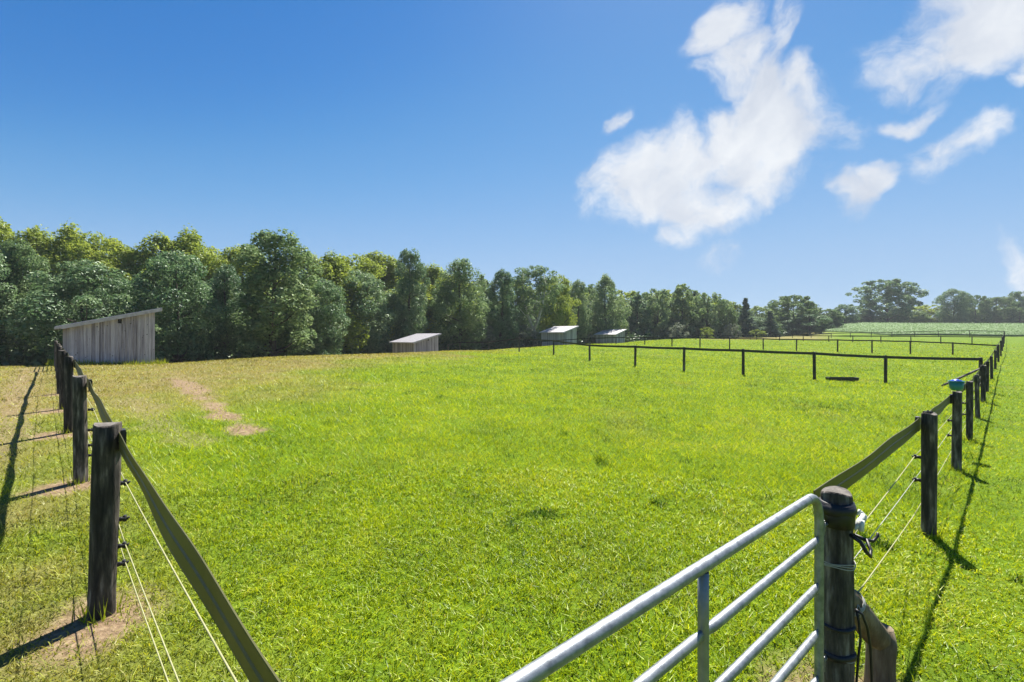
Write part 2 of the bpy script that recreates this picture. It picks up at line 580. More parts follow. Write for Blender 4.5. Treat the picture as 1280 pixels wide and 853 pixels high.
M = {}
M['turf'] = ground_mat()
M['blade'] = leaf_mat('grass_blade', [(0, (.025, .075, .008)), (.22, (.155, .24, .006)), (.6, (.33, .44, .006)), (.9, (.46, .53, .014)), (1, (.46, .48, .12))],
                      trans=.42, gloss=.018, rough=.45, objrand=0, tcol=(1.25, 1.1, .6),
                      dry=[(0, (.15, .12, .035)), (.5, (.265, .22, .075)), (1, (.42, .34, .17))])
M['post'] = surf_mat('creosoted_wood', [(.30, (.008, .007, .006)), (.45, (.030, .025, .021)), (.58, (.085, .070, .058)), (.72, (.26, .23, .20))], 26, (1, 1, .16), .8, 1.0, 40, objrand=.14)
M['post_top'] = surf_mat('weathered_end_grain', [(.3, (.05, .045, .04)), (.6, (.14, .125, .11))], 18, None, .9, .6)
M['log'] = surf_mat('weathered_log', [(.28, (.05, .038, .024)), (.48, (.13, .098, .06)), (.72, (.30, .245, .165))], 14, (1, 1, .2), .9, .8, 24)
M['tape'] = surf_mat('olive_polymer_rail', [(.35, (.13, .13, .05)), (.65, (.17, .168, .07))], 3, (1, 1, 1), .42, .04, 8, spec=.5, trans=.45)
M['rail_far'] = surf_mat('dark_polymer_rail', [(.35, (.016, .017, .012)), (.65, (.030, .031, .020))], 3, None, .5, .04, spec=.4)
M['cord'] = surf_mat('cream_rope', [(.3, (.22, .22, .10)), (.7, (.32, .32, .17))], 60, None, .8, .2)
M['wire_white'] = surf_mat('white_coated_wire', [(.3, (.30, .30, .27)), (.7, (.42, .42, .38))], 60, None, .6, .1)
M['black'] = surf_mat('black_rubber', [(.3, (.008, .008, .009)), (.7, (.022, .022, .024))], 9, None, .5, .15)
M['galv'] = surf_mat('galvanised_steel', [(.3, (.15, .165, .18)), (.5, (.24, .26, .28)), (.7, (.32, .34, .36))], 26, None, .5, .10, 60, metallic=.7, spec=.5)
M['galv_dull'] = surf_mat('dull_galvanised_steel', [(.3, (.20, .21, .21)), (.7, (.32, .33, .32))], 14, None, .5, .12, metallic=.6)
M['board'] = surf_mat('grey_weathered_board', [(.25, (.14, .12, .13)), (.42, (.30, .265, .285)), (.6, (.43, .385, .405)), (.8, (.60, .55, .565))], 5, (3.0, 3.0, .14), .85, .6, 12, objrand=.34)
M['knot'] = surf_mat('dark_knot', [(.3, (.03, .025, .022)), (.7, (.06, .05, .045))], 8, None, .9, .2)
M['roof'] = surf_mat('pale_metal_roof', [(.3, (.34, .325, .335)), (.7, (.46, .44, .45))], 4, None, .42, .08, metallic=.2)
M['trim'] = surf_mat('grey_fascia_board', [(.3, (.34, .31, .32)), (.7, (.52, .48, .48))], 5, None, .8, .3)
M['dark'] = surf_mat('painted_hole_shade', [(.3, (.008, .008, .008)), (.7, (.016, .016, .016))], 4, None, .9, 0)  # near-black colour standing in for the shade inside the vent hole
M['bark'] = surf_mat('grey_brown_bark', [(.3, (.035, .028, .022)), (.7, (.11, .095, .08))], 5, (1, 1, .3), .95, .8)
M['birch'] = surf_mat('pale_birch_bark', [(.3, (.20, .18, .15)), (.5, (.42, .40, .36)), (.7, (.55, .53, .48))], 3, (1, 1, 1.5), .85, .3)
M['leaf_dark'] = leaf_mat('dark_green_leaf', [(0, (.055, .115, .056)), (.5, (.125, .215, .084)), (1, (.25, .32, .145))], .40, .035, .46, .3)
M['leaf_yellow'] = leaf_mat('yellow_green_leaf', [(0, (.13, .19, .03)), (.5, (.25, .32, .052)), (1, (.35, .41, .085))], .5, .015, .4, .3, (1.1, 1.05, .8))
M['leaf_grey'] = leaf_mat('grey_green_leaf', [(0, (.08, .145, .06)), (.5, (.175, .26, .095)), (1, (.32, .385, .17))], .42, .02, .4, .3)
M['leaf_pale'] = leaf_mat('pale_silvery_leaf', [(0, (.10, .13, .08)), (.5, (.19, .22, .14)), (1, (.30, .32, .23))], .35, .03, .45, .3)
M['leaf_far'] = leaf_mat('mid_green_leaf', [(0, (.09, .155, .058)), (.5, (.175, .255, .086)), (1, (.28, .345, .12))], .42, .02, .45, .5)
M['needle'] = leaf_mat('blue_green_needles', [(0, (.045, .085, .058)), (.5, (.085, .145, .09)), (1, (.14, .20, .125))], .25, .02, .5, .3)
M['crop'] = leaf_mat('soft_green_crop_leaf', [(0, (.07, .14, .032)), (.5, (.11, .19, .05)), (1, (.16, .245, .075))], .3, .04, .5, 0)
M['crop_base'] = surf_mat('crop_understorey', [(.3, (.065, .12, .03)), (.7, (.11, .185, .05))], .8, None, .95, .6, 3)
M['weed'] = leaf_mat('weed_leaf', [(0, (.025, .06, .012)), (.5, (.055, .105, .018)), (1, (.10, .155, .035))], .35, .05, .45, 0)
M['bucket'] = surf_mat('teal_plastic', [(.3, (.012, .15, .15)), (.7, (.025, .22, .21))], 5, None, .35, .03, spec=.5)
M['bucket_blue'] = surf_mat('blue_plastic', [(.3, (.02, .06, .42)), (.7, (.03, .09, .55))], 5, None, .35, .03, spec=.5)
M['insul'] = surf_mat('clear_plastic', [(.3, (.50, .52, .48)), (.7, (.70, .72, .68))], 20, None, .3, .1)

# ------------------------------------------------------------------ fence posts
def post_mesh(h, r, seed, sides=14, depth=.25, flat=False):
    """round split post from -depth to h, slightly out of true, chipped top"""
    rd = random.Random(seed)
    ph = [rd.uniform(0, 6.28) for _ in range(4)]
    mb = MB()
    rings = []
    zs = [-depth, 0.0] + [h * k / 9 for k in range(1, 9)] + [h - .012, h]
    lean = (rd.uniform(-.012, .012), rd.uniform(-.012, .012))
    for z in zs:
        ring = []
        for j in range(sides):
            a = 2 * math.pi * j / sides
            rr = r * (1 + .035 * math.sin(3 * a + ph[0]) + .025 * math.sin(5 * a + ph[1] + z * 2) + .03 * math.sin(z * 4 + ph[2]) - .03 * z / h)
            if z == h: rr *= .94
            dz = .010 * math.sin(2 * a + ph[3]) if z >= h - .02 else 0
            ring.append((rr * math.cos(a) + lean[0] * z, rr * math.sin(a) + lean[1] * z, z + dz))
        rings.append(ring)
    mb.ring_loft(rings, cap=True)
    me = mb.mesh('post', M['post'])
    me.materials.append(M['post_top'])
    me.polygons[len(me.polygons) - 1].material_index = 1
    return me


def add_post(root, P, h, r, seed, me=None, name='post'):
    if me is None: me = post_mesh(h, r, seed)
    o = bpy.data.objects.new(name, me)
    o.location = P - root.location
    o.rotation_euler = (.014 * math.sin(seed * 2.3), .014 * math.cos(seed * 3.1), seed * 1.7)
    return link(o, root)


UNIT = [post_mesh(1.2, .078, 900 + k, sides=10) for k in range(4)]


def add_far_post(root, P, h, r, k):
    o = bpy.data.objects.new('post', UNIT[k % 4])
    o.location = P - root.location
    o.rotation_euler = (0, 0, k * 1.3)
    o.scale = (r / .078, r / .078, h / 1.2)
    return link(o, root)


def tape_mesh(pts, wid, seed, mat, wave=.012, thick=.004, step=.12, sag=.02, ribs=True):
    """flexible strip standing on edge through pts (centre line), each stretch sagging and rippling a little"""
    rd = random.Random(seed)
    mb = MB()
    for i in range(len(pts) - 1):
        a, b = Vector(pts[i]), Vector(pts[i + 1])
        d = b - a
        n = max(2, int(d.length / step))
        t = d.normalized()
        side = Vector((t.y, -t.x, 0)).normalized()
        p1, p2, f1 = rd.uniform(0, 6), rd.uniform(0, 6), rd.uniform(1.6, 2.6)
        rings = []
        for k in range(n + 1):
            s = k / n
            env = math.sin(math.pi * s)
            c = a + d * s
            c.z += -sag * 4 * s * (1 - s) + wave * env * math.sin(f1 * 6.28 * s + p1)
            tw = .35 * env * math.sin(6.28 * s * 1.3 + p2) * (wave / .012) * .6
            up = Vector((0, 0, 1)) * math.cos(tw) + side * math.sin(tw)
            nn = side * math.cos(tw) - Vector((0, 0, 1)) * math.sin(tw)
            prof = [(-.5, 1), (-.46, 1.8), (-.42, 1), (-.05, 1), (0, 3.2), (.05, 1), (.42, 1), (.46, 1.8), (.5, 1)] if ribs else [(-.5, 1), (.5, 1)]
            hh = thick / 2
            ring = [c + up * (wid * q) + nn * (hh * w) for q, w in prof] + [c + up * (wid * q) - nn * (hh * w) for q, w in reversed(prof)]
            rings.append(ring)
        mb.ring_loft(rings, cap=True, smooth=False)
    return mb


def wire_mesh(pts, r, sag=.015, k=5, n=8):
    mb = MB()
    for i in range(len(pts) - 1):
        a, b = Vector(pts[i]), Vector(pts[i + 1])
        mb.tube([a + (b - a) * (j / n) - Vector((0, 0, sag * 4 * (j / n) * (1 - j / n))) for j in range(n + 1)], r, k)
    return mb


def insulator(root_post, off, dirn):
    """black clip nailed on the post with a nose that holds the rope; off is local to the post"""
    mb = MB()
    o = Vector(off); d = Vector(dirn).normalized()
    mb.tube([o, o + d * .05], [.017, .012], 7)
    mb.tube([o + d * .042 + Vector((0, 0, -.02)), o + d * .042 + Vector((0, 0, .02))], [.011, .011], 7)
    mb.tube([o + d * .05 + Vector((0, 0, -.009)), o + d * .066 + Vector((0, 0, .006))], [.009, .006], 6)
    me = mb.mesh('insulator', M['black'])
    ob = bpy.data.objects.new('insulator', me)
    ob.rotation_euler = (0, 0, -root_post.rotation_euler.z)
    link(ob, root_post)
    return ob


DL = Vector((-.697, .717, 0))          # along the left fence, away from the camera
NL = Vector((.717, .697, 0))           # its field side
DR = Vector((.72, .694, 0)); NR = Vector((-.694, .72, 0))

# ---- left fence
lroot = thing('paddock_fence', 'dark round post and olive tape fence running away at the left towards the grey shed', 'fence', pos(127, 3.12))
lp = []
P0 = Vector((-.34, .74, H(-.34, .74)))
lp.append((P0, 1.15, .074))
for px, Z, top, r in ((127, 3.12, 530, .099), (101, 5.56, 470, .089), (86, 7.75, 446, .084), (79, 10.0, 438, .082), (74.5, 12.3, 433, .080), (72.5, 16.2, 430, .08), (71, 20.0, 427, .08), (69.5, 23.4, 426, .08)):
    P = pos(px, Z)
    r *= math.cos(math.atan2(P.x, P.y))
    lp.append((P, zat(top, Z) - P.z, r))
    if Z < 13: BARE_SPOTS.append((P.x + .06, P.y - .16, .40 if Z > 3.5 else .46))
lposts = [add_post(lroot, P, h, r, 20 + i) for i, (P, h, r) in enumerate(lp)]
tp = [P + NL * (r + .010) + Vector((0, 0, h - .115)) for P, h, r in lp]
tape_mesh(tp[:8], .118, 5, M['tape'], wave=.008, step=.08, sag=.02).build('tape_rail', M['tape'], lroot, -lroot.location)
for wz in (.84, .42, .30):
    wp = [P + NL * (r + .046) + Vector((0, 0, wz)) for P, h, r in lp[:8]]
    wire_mesh(wp, .0034, .012).build('rope', M['cord'], lroot, -lroot.location)
for i in range(6):
    P, h, r = lp[i]
    for wz in (.84, .60, .42, .30): insulator(lposts[i], NL * (r - .006) + Vector((0, 0, wz)), NL)
    mb = MB()
    M_ = Matrix.Translation(NL * (r + .014) + Vector((0, 0, h - .115))) @ Matrix.Rotation(math.atan2(NL.y, NL.x), 4, 'Z')
    mb.box((-.012, -.042, -.068), (.016, .042, .068), M_)
    mb.box((.0165, -.012, -.05), (.022, .012, .05), M_)
    cl = mb.build('tape_bracket', M['black'], lposts[i]); cl.rotation_euler = (0, 0, -lposts[i].rotation_euler.z)

# ---- right fence
rroot = thing('paddock_fence', 'black post and olive tape fence along the right from the metal gate', 'fence', pos(1161, 4.52))
GP = Vector((1.57, 2.30, H(1.57, 2.30))); GTOP = zat(615, 2.30)
rp_ = []
for px, Z, top, r in ((1161, 4.52, 517, .080), (1195.5, 7.0, 490, .078), (1211.5, 9.4, 477, .074), (1222, 12.3, 469, .07), (1229, 15.2, 457, .09), (1233.5, 18.0, 452, .075),
                      (1239.5, 23.5, 445.5, .085), (1244, 29, 438, .085), (1248, 36, 431, .09), (1251, 44, 426, .09), (1253, 54, 422, .09), (1254.3, 66, 419, .1), (1255.2, 80, 415, .1), (1255.4, 94, 413, .1), (1255.6, 106, 411.5, .12)):
    P = pos(px, Z)
    r *= math.cos(math.atan2(P.x, P.y))
    rp_.append((P, min(zat(top, Z) - P.z, 1.55), r))
rposts = []
for i, (P, h, r) in enumerate(rp_):
    rposts.append(add_post(rroot, P, h, r, 50 + i) if i < 7 else add_far_post(rroot, P, h, r, i))
gt = [GP + NR * .095 + Vector((0, 0, GTOP - GP.z - .075))]
tape_mesh(gt + [P + NR * (r + .010) + Vector((0, 0, h - .11)) for P, h, r in rp_[:4]], .118, 8, M['tape'], wave=.006, step=.08, sag=.012).build('tape_rail', M['tape'], rroot, -rroot.location)
tape_mesh([P + NR * (r + .010) + Vector((0, 0, h - .11)) for P, h, r in rp_[3:]], .118, 9, M['tape'], wave=.008, step=.5, sag=.02).build('tape_rail', M['tape'], rroot, -rroot.location)
ro = -rroot.location
wire_mesh([GP + Vector((.10, .02, zat(668, 2.33) - GP.z))] + [P + NR * (r + .045) + Vector((0, 0, .72 * h / 1.15)) for P, h, r in rp_[:8]], .0034, .006).build('rope', M['cord'], rroot, ro)
wire_mesh([GP + Vector((.085, .03, zat(706, 2.33) - GP.z))] + [P + NR * (r + .045) + Vector((0, 0, .50 * h / 1.15)) for P, h, r in rp_[:8]], .0022, .006).build('rope', M['wire_white'], rroot, ro)
wire_mesh([Vector((1.722, 2.39, zat(747, 2.39)))] + [P + NR * (r + .045) + Vector((0, 0, .16)) for P, h, r in rp_[:8]], .0034, .006).build('rope', M['cord'], rroot, ro)
for i in range(6):
    P, h, r = rp_[i]
    for wz in (.72 * h / 1.15, .50 * h / 1.15): insulator(rposts[i], NR * (r - .006) + Vector((0, 0, wz)), NR)
    mb = MB()
    M_ = Matrix.Translation(NR * (r + .014) + Vector((0, 0, h - .11))) @ Matrix.Rotation(math.atan2(NR.y, NR.x), 4, 'Z')
    mb.box((-.012, -.042, -.068), (.016, .042, .068), M_)
    mb.box((.0165, -.012, -.05), (.022, .012, .05), M_)
    cl = mb.build('tape_bracket', M['black'], rposts[i]); cl.rotation_euler = (0, 0, -rposts[i].rotation_euler.z)
# small clamp screw on top of the first post
P, h, r = rp_[0]
mb = MB(); mb.box((-.045, -.012, h + .006), (.045, .012, h + .02)); mb.tube([(0, 0, h - .01), (0, 0, h + .03)], .008, 6)
mb.build('top_clip', M['black'], rposts[0])

# ---- gate post with its fittings, brace log, anchor stub, cable
BARE_SPOTS.append((1.80, 2.36, .48))
gp = thing('gate_post', 'thick black gate post with rubber bands and hooks, carrying the metal gate', 'gate post', GP)
gh = GTOP - GP.z
po = bpy.data.objects.new('post', post_mesh(gh, .070, 71, 18)); link(po, gp)


def band(z0, z1, r, mat, name, lump=0.0, seed=0, bulge=.004):
    rd = random.Random(seed); mb = MB(); rings = []
    for k, (z, q) in enumerate(((z0, -.012), (z0, 0), ((z0 + z1) / 2, bulge), (z1, 0), (z1, -.012))):
        rings.append([((r + q + lump * math.sin(4 * a + seed)) * math.cos(a), (r + q + lump * math.sin(4 * a + seed)) * math.sin(a), z + lump * math.sin(2 * a + seed)) for a in [2 * math.pi * j / 24 for j in range(24)]])
    mb.ring_loft(rings, cap=False)
    return mb.build(name, mat, gp)


def gz(py): return zat(py, 2.24) - GP.z


band(gz(662), gz(632), .0738, M['black'], 'rubber_band', .0015, 2)
band(gz(647), gz(634), .0765, M['black'], 'rubber_band', .001, 5, .006)
band(gz(790), gz(786), .075, M['black'], 'rubber_band', .001, 3)
band(gz(828), gz(820), .0765, M['black'], 'rubber_band', .002, 4)
mb = MB()
for q in range(3):
    mb.tube([(0.0755 * math.cos(a), 0.0755 * math.sin(a), gz(706 + q * 2.4) + .004 * math.sin(3 * a + q)) for a in [2 * math.pi * j / 28 for j in range(29)]], .0022, 5)
mb.build('wire_wrap', M['wire_white'], gp)
mb = MB(); mb.tube([(0.0755 * math.cos(a), 0.0755 * math.sin(a), gz(826) + .006 * math.sin(2 * a)) for a in [2 * math.pi * j / 28 for j in range(29)]], .002, 5); mb.build('wire_wrap', M['wire_white'], gp)
# curled black hook handles on the right side
mb = MB()
mb.tube([(.062, -.03, gz(672)), (.10, -.05, gz(676)), (.14, -.05, gz(678)), (.165, -.045, gz(672)), (.17, -.04, gz(668))], [.009, .009, .008, .007, .006], 8)
mb.build('hook', M['black'], gp)
mb = MB()
mb.tube([(.02, -.066, gz(668)), (.035, -.115, gz(672)), (.05, -.125, gz(682)), (.078, -.115, gz(689)), (.098, -.09, gz(684)), (.10, -.06, gz(674))], [.009, .009, .009, .008, .008, .007], 8)
mb.build('hook', M['black'], gp)
# clear plastic strain insulator where the top rope is tied, with frayed loops
mb = MB()
zc = gz(655)
mb.tube([(.085, .0, zc - .05), (.12, .01, zc - .02), (.15, .03, zc + .01)], [.010, .016, .010], 7)
mb.tube([(.115, -.005, zc - .055), (.118, -.005, zc - .005)], [.013, .013], 8)
mb.tube([(.15, .02, zc - .018), (.165, .03, zc + .002), (.15, .04, zc + .02), (.128, .03, zc + .012)], [.007, .007, .006, .005], 6)
mb.tube([(.10, .0, zc + .02), (.112, .0, zc + .042), (.125, .01, zc + .036)], [.005, .007, .004], 6)
mb.build('strain_insulator', M['insul'], gp)
br = thing('brace_log', 'weathered brown log propped diagonally against the black gate post', 'log', Vector((1.95, 2.50, H(1.95, 2.5))))


def log_mesh(a, b, r0, r1, seed, mat, n=8, k=12):
    rd = random.Random(seed); a, b = Vector(a), Vector(b)
    t = (b - a).normalized(); ref = Vector((0, 0, 1)) if abs(t.z) < .8 else Vector((1, 0, 0))
    u = (ref - t * ref.dot(t)).normalized(); w = t.cross(u)
    mb = MB(); rings = []
    p = [rd.uniform(0, 6) for _ in range(4)]
    for i in range(n + 1):
        s = i / n; c = a + (b - a) * s + u * .008 * math.sin(4 * s + p[0]); r = r0 + (r1 - r0) * s
        if i in (0, n): r *= .72
        if i in (0, n): c = c + t * (.02 if i == n else -.02)
        rings.append([c + (u * math.cos(q) + w * math.sin(q)) * r * (1 + .05 * math.sin(3 * q + p[1] + s * 2) + .03 * math.sin(7 * q + p[2]) + .04 * math.sin(9 * s + p[3])) for q in [2 * math.pi * j / k for j in range(k)]])
    mb.ring_loft(rings)
    return mb


la = Vector((1.655, 2.40, zat(738, 2.40))); lb = Vector((1.965, 2.53, zat(800, 2.53)))
log_mesh(la, lb, .060, .068, 3, M['log']).build('log', M['log'], br, -br.location)
mb = MB()   # rope end knotted round the log
for q in range(3):
    c = la.lerp(lb, .20 + q * .02)
    tt = (lb - la).normalized(); uu = Vector((0, 0, 1)); uu = (uu - tt * uu.dot(tt)).normalized(); ww = tt.cross(uu)
    mb.tube([c + (uu * math.cos(a) + ww * math.sin(a)) * .0675 for a in [2 * math.pi * j / 16 for j in range(17)]], .003, 5)
k0 = la.lerp(lb, .22) + Vector((0, -.06, .02))
mb.tube([k0, k0 + Vector((.012, -.012, -.03)), k0 + Vector((.004, -.01, -.06))], .003, 5)
mb.tube([k0, k0 + Vector((-.012, -.012, -.03)), k0 + Vector((-.006, -.01, -.05))], .003, 5)
mb.build('rope_knot', M['wire_white'], br, -br.location)
st = log_mesh((1.955, 2.52, H(1.95, 2.5) - .2), (1.965, 2.53, zat(788, 2.53)), .072, .066, 9, M['log']).build('anchor_stub', M['log'])
tag(st, 'short upright weathered stub carrying the lower end of the brace log', 'stump')
cb = MB()
b0 = GP + Vector((.075, -.045, 0))
cb.tube([Vector((1.64, 2.27, zat(762, 2.27))), Vector((1.665, 2.26, zat(768, 2.26))), Vector((1.69, 2.26, zat(785, 2.26))), Vector((1.712, 2.27, zat(810, 2.27))), Vector((1.725, 2.28, zat(845, 2.28))), Vector((1.735, 2.29, -.08))], .0062, 7)
cb.tube([Vector((1.645, 2.27, zat(763, 2.27))), Vector((1.650, 2.262, zat(776, 2.262))), Vector((1.658, 2.26, zat(800, 2.26))), Vector((1.648, 2.26, zat(820, 2.26))), Vector((1.640, 2.262, zat(852, 2.262))), Vector((1.645, 2.27, -.08))], .0055, 7)
tag(cb.build('electric_cable', M['black']), 'black cable hanging in two strands from the gate post into the ground', 'cable')

# ------------------------------------------------------------------ tubular gate
GL = 2.16


def make_gate(label, loc, rz):
    g = thing('field_gate', label, 'gate', loc, rz, None)
    T = .0195
    z1 = 1.095; sp = .214; zb = z1 - 5 * sp
    r_ = .125
    fr = MB()
    arc = lambda cx_, s: [(cx_ + s * r_ * math.cos(a), 0, z1 - r_ + r_ * math.sin(a)) for a in [math.pi / 2 * k / 7 for k in range(8)]]
    path = [(0, 0, zb)] + [(0, 0, zb + (z1 - r_ - zb) * k / 6) for k in range(1, 6)] + arc(r_, -1) + [(GL * k / 14, 0, z1) for k in range(1, 14)] + list(reversed(arc(GL - r_, 1))) + [(GL, 0, zb + (z1 - r_ - zb) * k / 6) for k in range(5, -1, -1)]
    fr.tube(path, T, 16)
    fr.build('frame', M['galv'], g)
    cp = MB()   # coupling seam on the top tube
    cp.tube([(.145, 0, z1), (.152, 0, z1)], T + .0009, 16); cp.build('seam', M['galv_dull'], g)
    for k in range(1, 6):
        z = z1 - k * sp
        b = MB()
        rings = []
        for x, sy, sz, oy in ((.012, .35, .95, -.004), (.028, .45, 1.0, 0), (.055, 1, 1, 0), (GL / 2 - .055, 1, 1, 0)):
            rings.append([(x, oy + T * .86 * sy * math.cos(a), z + T * .86 * sz * math.sin(a)) for a in [2 * math.pi * j / 16 for j in range(16)]])
        x0 = GL / 2
        rings += [[(x0 + xx, -.0 + T * .86 * sy * math.cos(a), z + T * .86 * math.sin(a)) for a in [2 * math.pi * j / 16 for j in range(16)]] for xx, sy in ((-.03, .6), (.03, .6), (.055, 1))]
        for x, sy in ((GL - .055, 1), (GL - .028, .45), (GL - .012, .35)):
            rings.append([(x, T * .86 * sy * math.cos(a), z + T * .86 * math.sin(a)) for a in [2 * math.pi * j / 16 for j in range(16)]])
        b.ring_loft(rings)
        b.build('bar', M['galv'], g)
    s = MB()
    s.tube([(GL / 2, 0, z1 - T * .9)] + [(GL / 2, 0, z1 - (z1 - zb) * k / 6) for k in range(1, 7)], T * .90, 14)
    s.build('stile', M['galv_dull'], g)
    for z in (z1 - .5 * sp - .06, z1 - 3.75 * sp):
        h_ = MB()
        h_.box((-.034, -.014, z - .035), (-.0255, .014, z + .035))
        h_.tube([(-.030, 0, z), (-.12, 0, z - .003)], .009, 8)
        h_.tube([(-.045, 0, z - .02), (-.045, 0, z + .02)], .013, 8)
        h_.build('hinge', M['galv_dull'], g)
    return g


GH = Vector((1.425, 2.205, 0)); gd = Vector((.03 - 1.425, 1.01 - 2.205, 0)).normalized()
near_gate = make_gate('silver tubular metal gate in the foreground hung on the thick black gate post', GH, math.atan2(gd.y, gd.x))
far_gate = copy_tree(near_gate)
A, B = lp[7][0], lp[8][0]
far_gate['label'] = 'small silver tubular gate at the far end of the left fence beside the largest shed'
dg = (B - A); dg.z = 0
far_gate.location = (A.x + dg.normalized().x * .18, A.y + dg.normalized().y * .18, min(A.z, B.z) + .06)
far_gate.rotation_euler = (0, 0, math.atan2(dg.y, dg.x))
far_gate.scale = ((dg.length - .4) / GL, 1, 1)

# ------------------------------------------------------------------ cross fences
def cross_fence(label, posts, rail_w=.12, rail=.0, ropes=(.45, .2), hmin=.9, hmax=1.45, extra=None, wave=.004):
    """posts: (px, base y or depth, top y)"""
    pts = []
    for px, by, ty, Z in posts:
        P = pos(px, Z) if Z else at(px, by)
        h = zat(ty, P.y) - P.z
        pts.append((P, min(max(h, hmin), hmax)))
    root = thing('cross_fence', label, 'fence', pts[0][0])
    for k, (P, h) in enumerate(pts): add_far_post(root, P, h, .068, k)
    d = (pts[-1][0] - pts[0][0]); d.z = 0; d.normalize()
    n = Vector((d.y, -d.x, 0))
    if n.y > 0: n = -n
    top = [P + n * .082 + Vector((0, 0, h - .075 - rail)) for P, h in pts]
    tape_mesh(top, rail_w, 33, M['rail_far'], wave=wave, step=.6, sag=.015, ribs=False).build('rail', M['rail_far'], root, -root.location)
    for wz in ropes:
        wire_mesh([P + n * .09 + Vector((0, 0, wz)) for P, h in pts], .0035, .01, 4, 3).build('rope', M['cord'] if wz < .3 else M['rail_far'], root, -root.location)
    return root, pts


f1, f1p = cross_fence('nearest dark rail cross fence over the bright grass behind the feed trough',
                      [(1226, 0, 447, 20.6), (1107, 479, 444.5, 0), (1018, 475, 440, 0), (929, 469, 436.5, 0), (855, 464, 434, 0), (794, 458, 432, 0), (737, 451, 430.5, 0), (692, 444, 425, 0), (649, 440, 422.5, 0),
                       (611, 0, 427, 56), (575, 0, 427.5, 60), (560, 0, 431, 59)], ropes=(), hmin=.95, hmax=1.5)
f2, f2p = cross_fence('second dark cross fence beyond the feed trough ending at the right fence',
                      [(1247, 0, 431, 41), (1191, 443.7, 428, 0), (1138, 442.7, 426, 0), (1090, 441.4, 425, 0), (1047, 440.5, 424.3, 0), (995.6, 439, 423.8, 0), (954, 437.5, 423, 0), (912, 436.5, 422.4, 0), (875, 435, 422, 0), (840, 433, 421.6, 0), (806, 431, 421.3, 0),
                       (770, 0, 421.5, 66), (735, 0, 422.5, 69), (704, 0, 425, 72), (677, 0, 428.5, 74)], ropes=(), hmin=.9, hmax=1.5)
f3, f3p = cross_fence('third thin dark cross fence across the far right pasture',
                      [(1253, 0, 421, 69), (1215, 431, 420.6, 0), (1176, 430, 420.2, 0), (1138.6, 429.3, 420, 0), (1101, 428.5, 420, 0), (1066, 428, 420, 0), (1036, 427.5, 419.5, 0), (1004, 427, 419, 0), (974.6, 426, 418.5, 0), (946, 425, 418.5, 0), (905, 0, 419, 93), (870, 0, 419.5, 93)], ropes=(), hmax=1.5)
f4, f4p = cross_fence('farthest two rail fence in front of the soft green crop field',
                      [(1255, 0, 412, 106), (1212, 0, 413, 106), (1173, 0, 413.6, 106.5), (1143, 0, 414.4, 107), (1115, 0, 415, 108), (1089, 0, 415.5, 109), (1063, 0, 416, 110), (1039, 0, 416.5, 111), (1014, 0, 417, 113), (990.6, 0, 417.3, 114), (970, 0, 417.5, 116), (946, 0, 418, 118)], ropes=(), hmax=1.6)
tape_mesh([P + Vector((0, -.08, h * .42)) for P, h in f4p], .10, 44, M['rail_far'], wave=.004, step=.8, sag=.01, ribs=False).build('rail', M['rail_far'], f4, -f4.location)
# diagonal brace pole of the corner post where the first cross fence meets the right fence
P, h = f1p[0]
e = pos(1178, P.y - .4)
log_mesh(P + Vector((-.05, -.03, h * .62)), e + Vector((0, 0, .03)), .045, .05, 5, M['post'], 5, 8).build('brace_pole', M['post'], f1, -f1.location)

# ------------------------------------------------------------------ feed trough and bucket
tr0 = at(1052.5, 476.5)
tr = thing('feed_trough', 'long low black feed trough lying on the grass under the nearest cross fence', 'trough', tr0, R(-4))
mb = MB()
Lx, wy, hz = .66, .17, .17
outer = lambda z, f: [(-Lx * f, -wy * f, z), (Lx * f, -wy * f, z), (Lx * f, wy * f, z), (-Lx * f, wy * f, z)]
mb.ring_loft([outer(.03, .97), outer(hz, 1.0), outer(hz + .004, 1.03), outer(hz + .004, .96), outer(.07, .86)], cap=True, smooth=False)
mb.build('basin', M['black'], tr)
for s in (-1, 1):
    MB().box((s * .45 - .05, -.15, -.03), (s * .45 + .05, .15, .03)).build('foot', M['black'], tr)
bp = rp_[1][0].lerp(rp_[2][0], .52)
bz = zat(476.5, bp.y - .2)
bk = thing('feed_bucket', 'teal and blue plastic feed bucket hung inside the right fence', 'bucket', Vector((0, 0, 0)))
bz0 = Vector(((1195.5 - CX) / FOC * (bp.y - .12), bp.y - .12, bz - .165))
bk.location = bz0
ring = lambda r, z: [(.66 * r * math.cos(2 * math.pi * j / 24), r * .66 * math.sin(2 * math.pi * j / 24), z * .72) for j in range(24)]
mb = MB(); mb.ring_loft([ring(.10, 0), ring(.135, .05), ring(.155, .20)], cap=True); mb.build('bucket_body', M['bucket'], bk)
mb = MB(); mb.ring_loft([ring(.155, .1985), ring(.168, .20), ring(.168, .222), ring(.153, .222), ring(.150, .16), ring(.12, .12)], cap=False)
mb.build('rim', M['bucket'], bk)
mb = MB(); mb.ring_loft([ring(.085, .135), ring(.118, .15), ring(.115, .235), ring(.02, .262)], cap=True); mb.build('lid', M['bucket_blue'], bk)
mb = MB(); mb.tube([(.11 * math.cos(a), .11 * math.sin(a) * .35 + .02, .155 - .10 * math.sin(a)) for a in [math.pi * j / 12 for j in range(13)]], .006, 6)
mb.build('handle', M['wire_white'], bk)

# ------------------------------------------------------------------ sheds
SA = R(46.5); LS, LL, LOW, HIGH = 3.5, 4.6, 2.12, 3.02


def top_at(x): return LOW + (HIGH - LOW) * x / LS


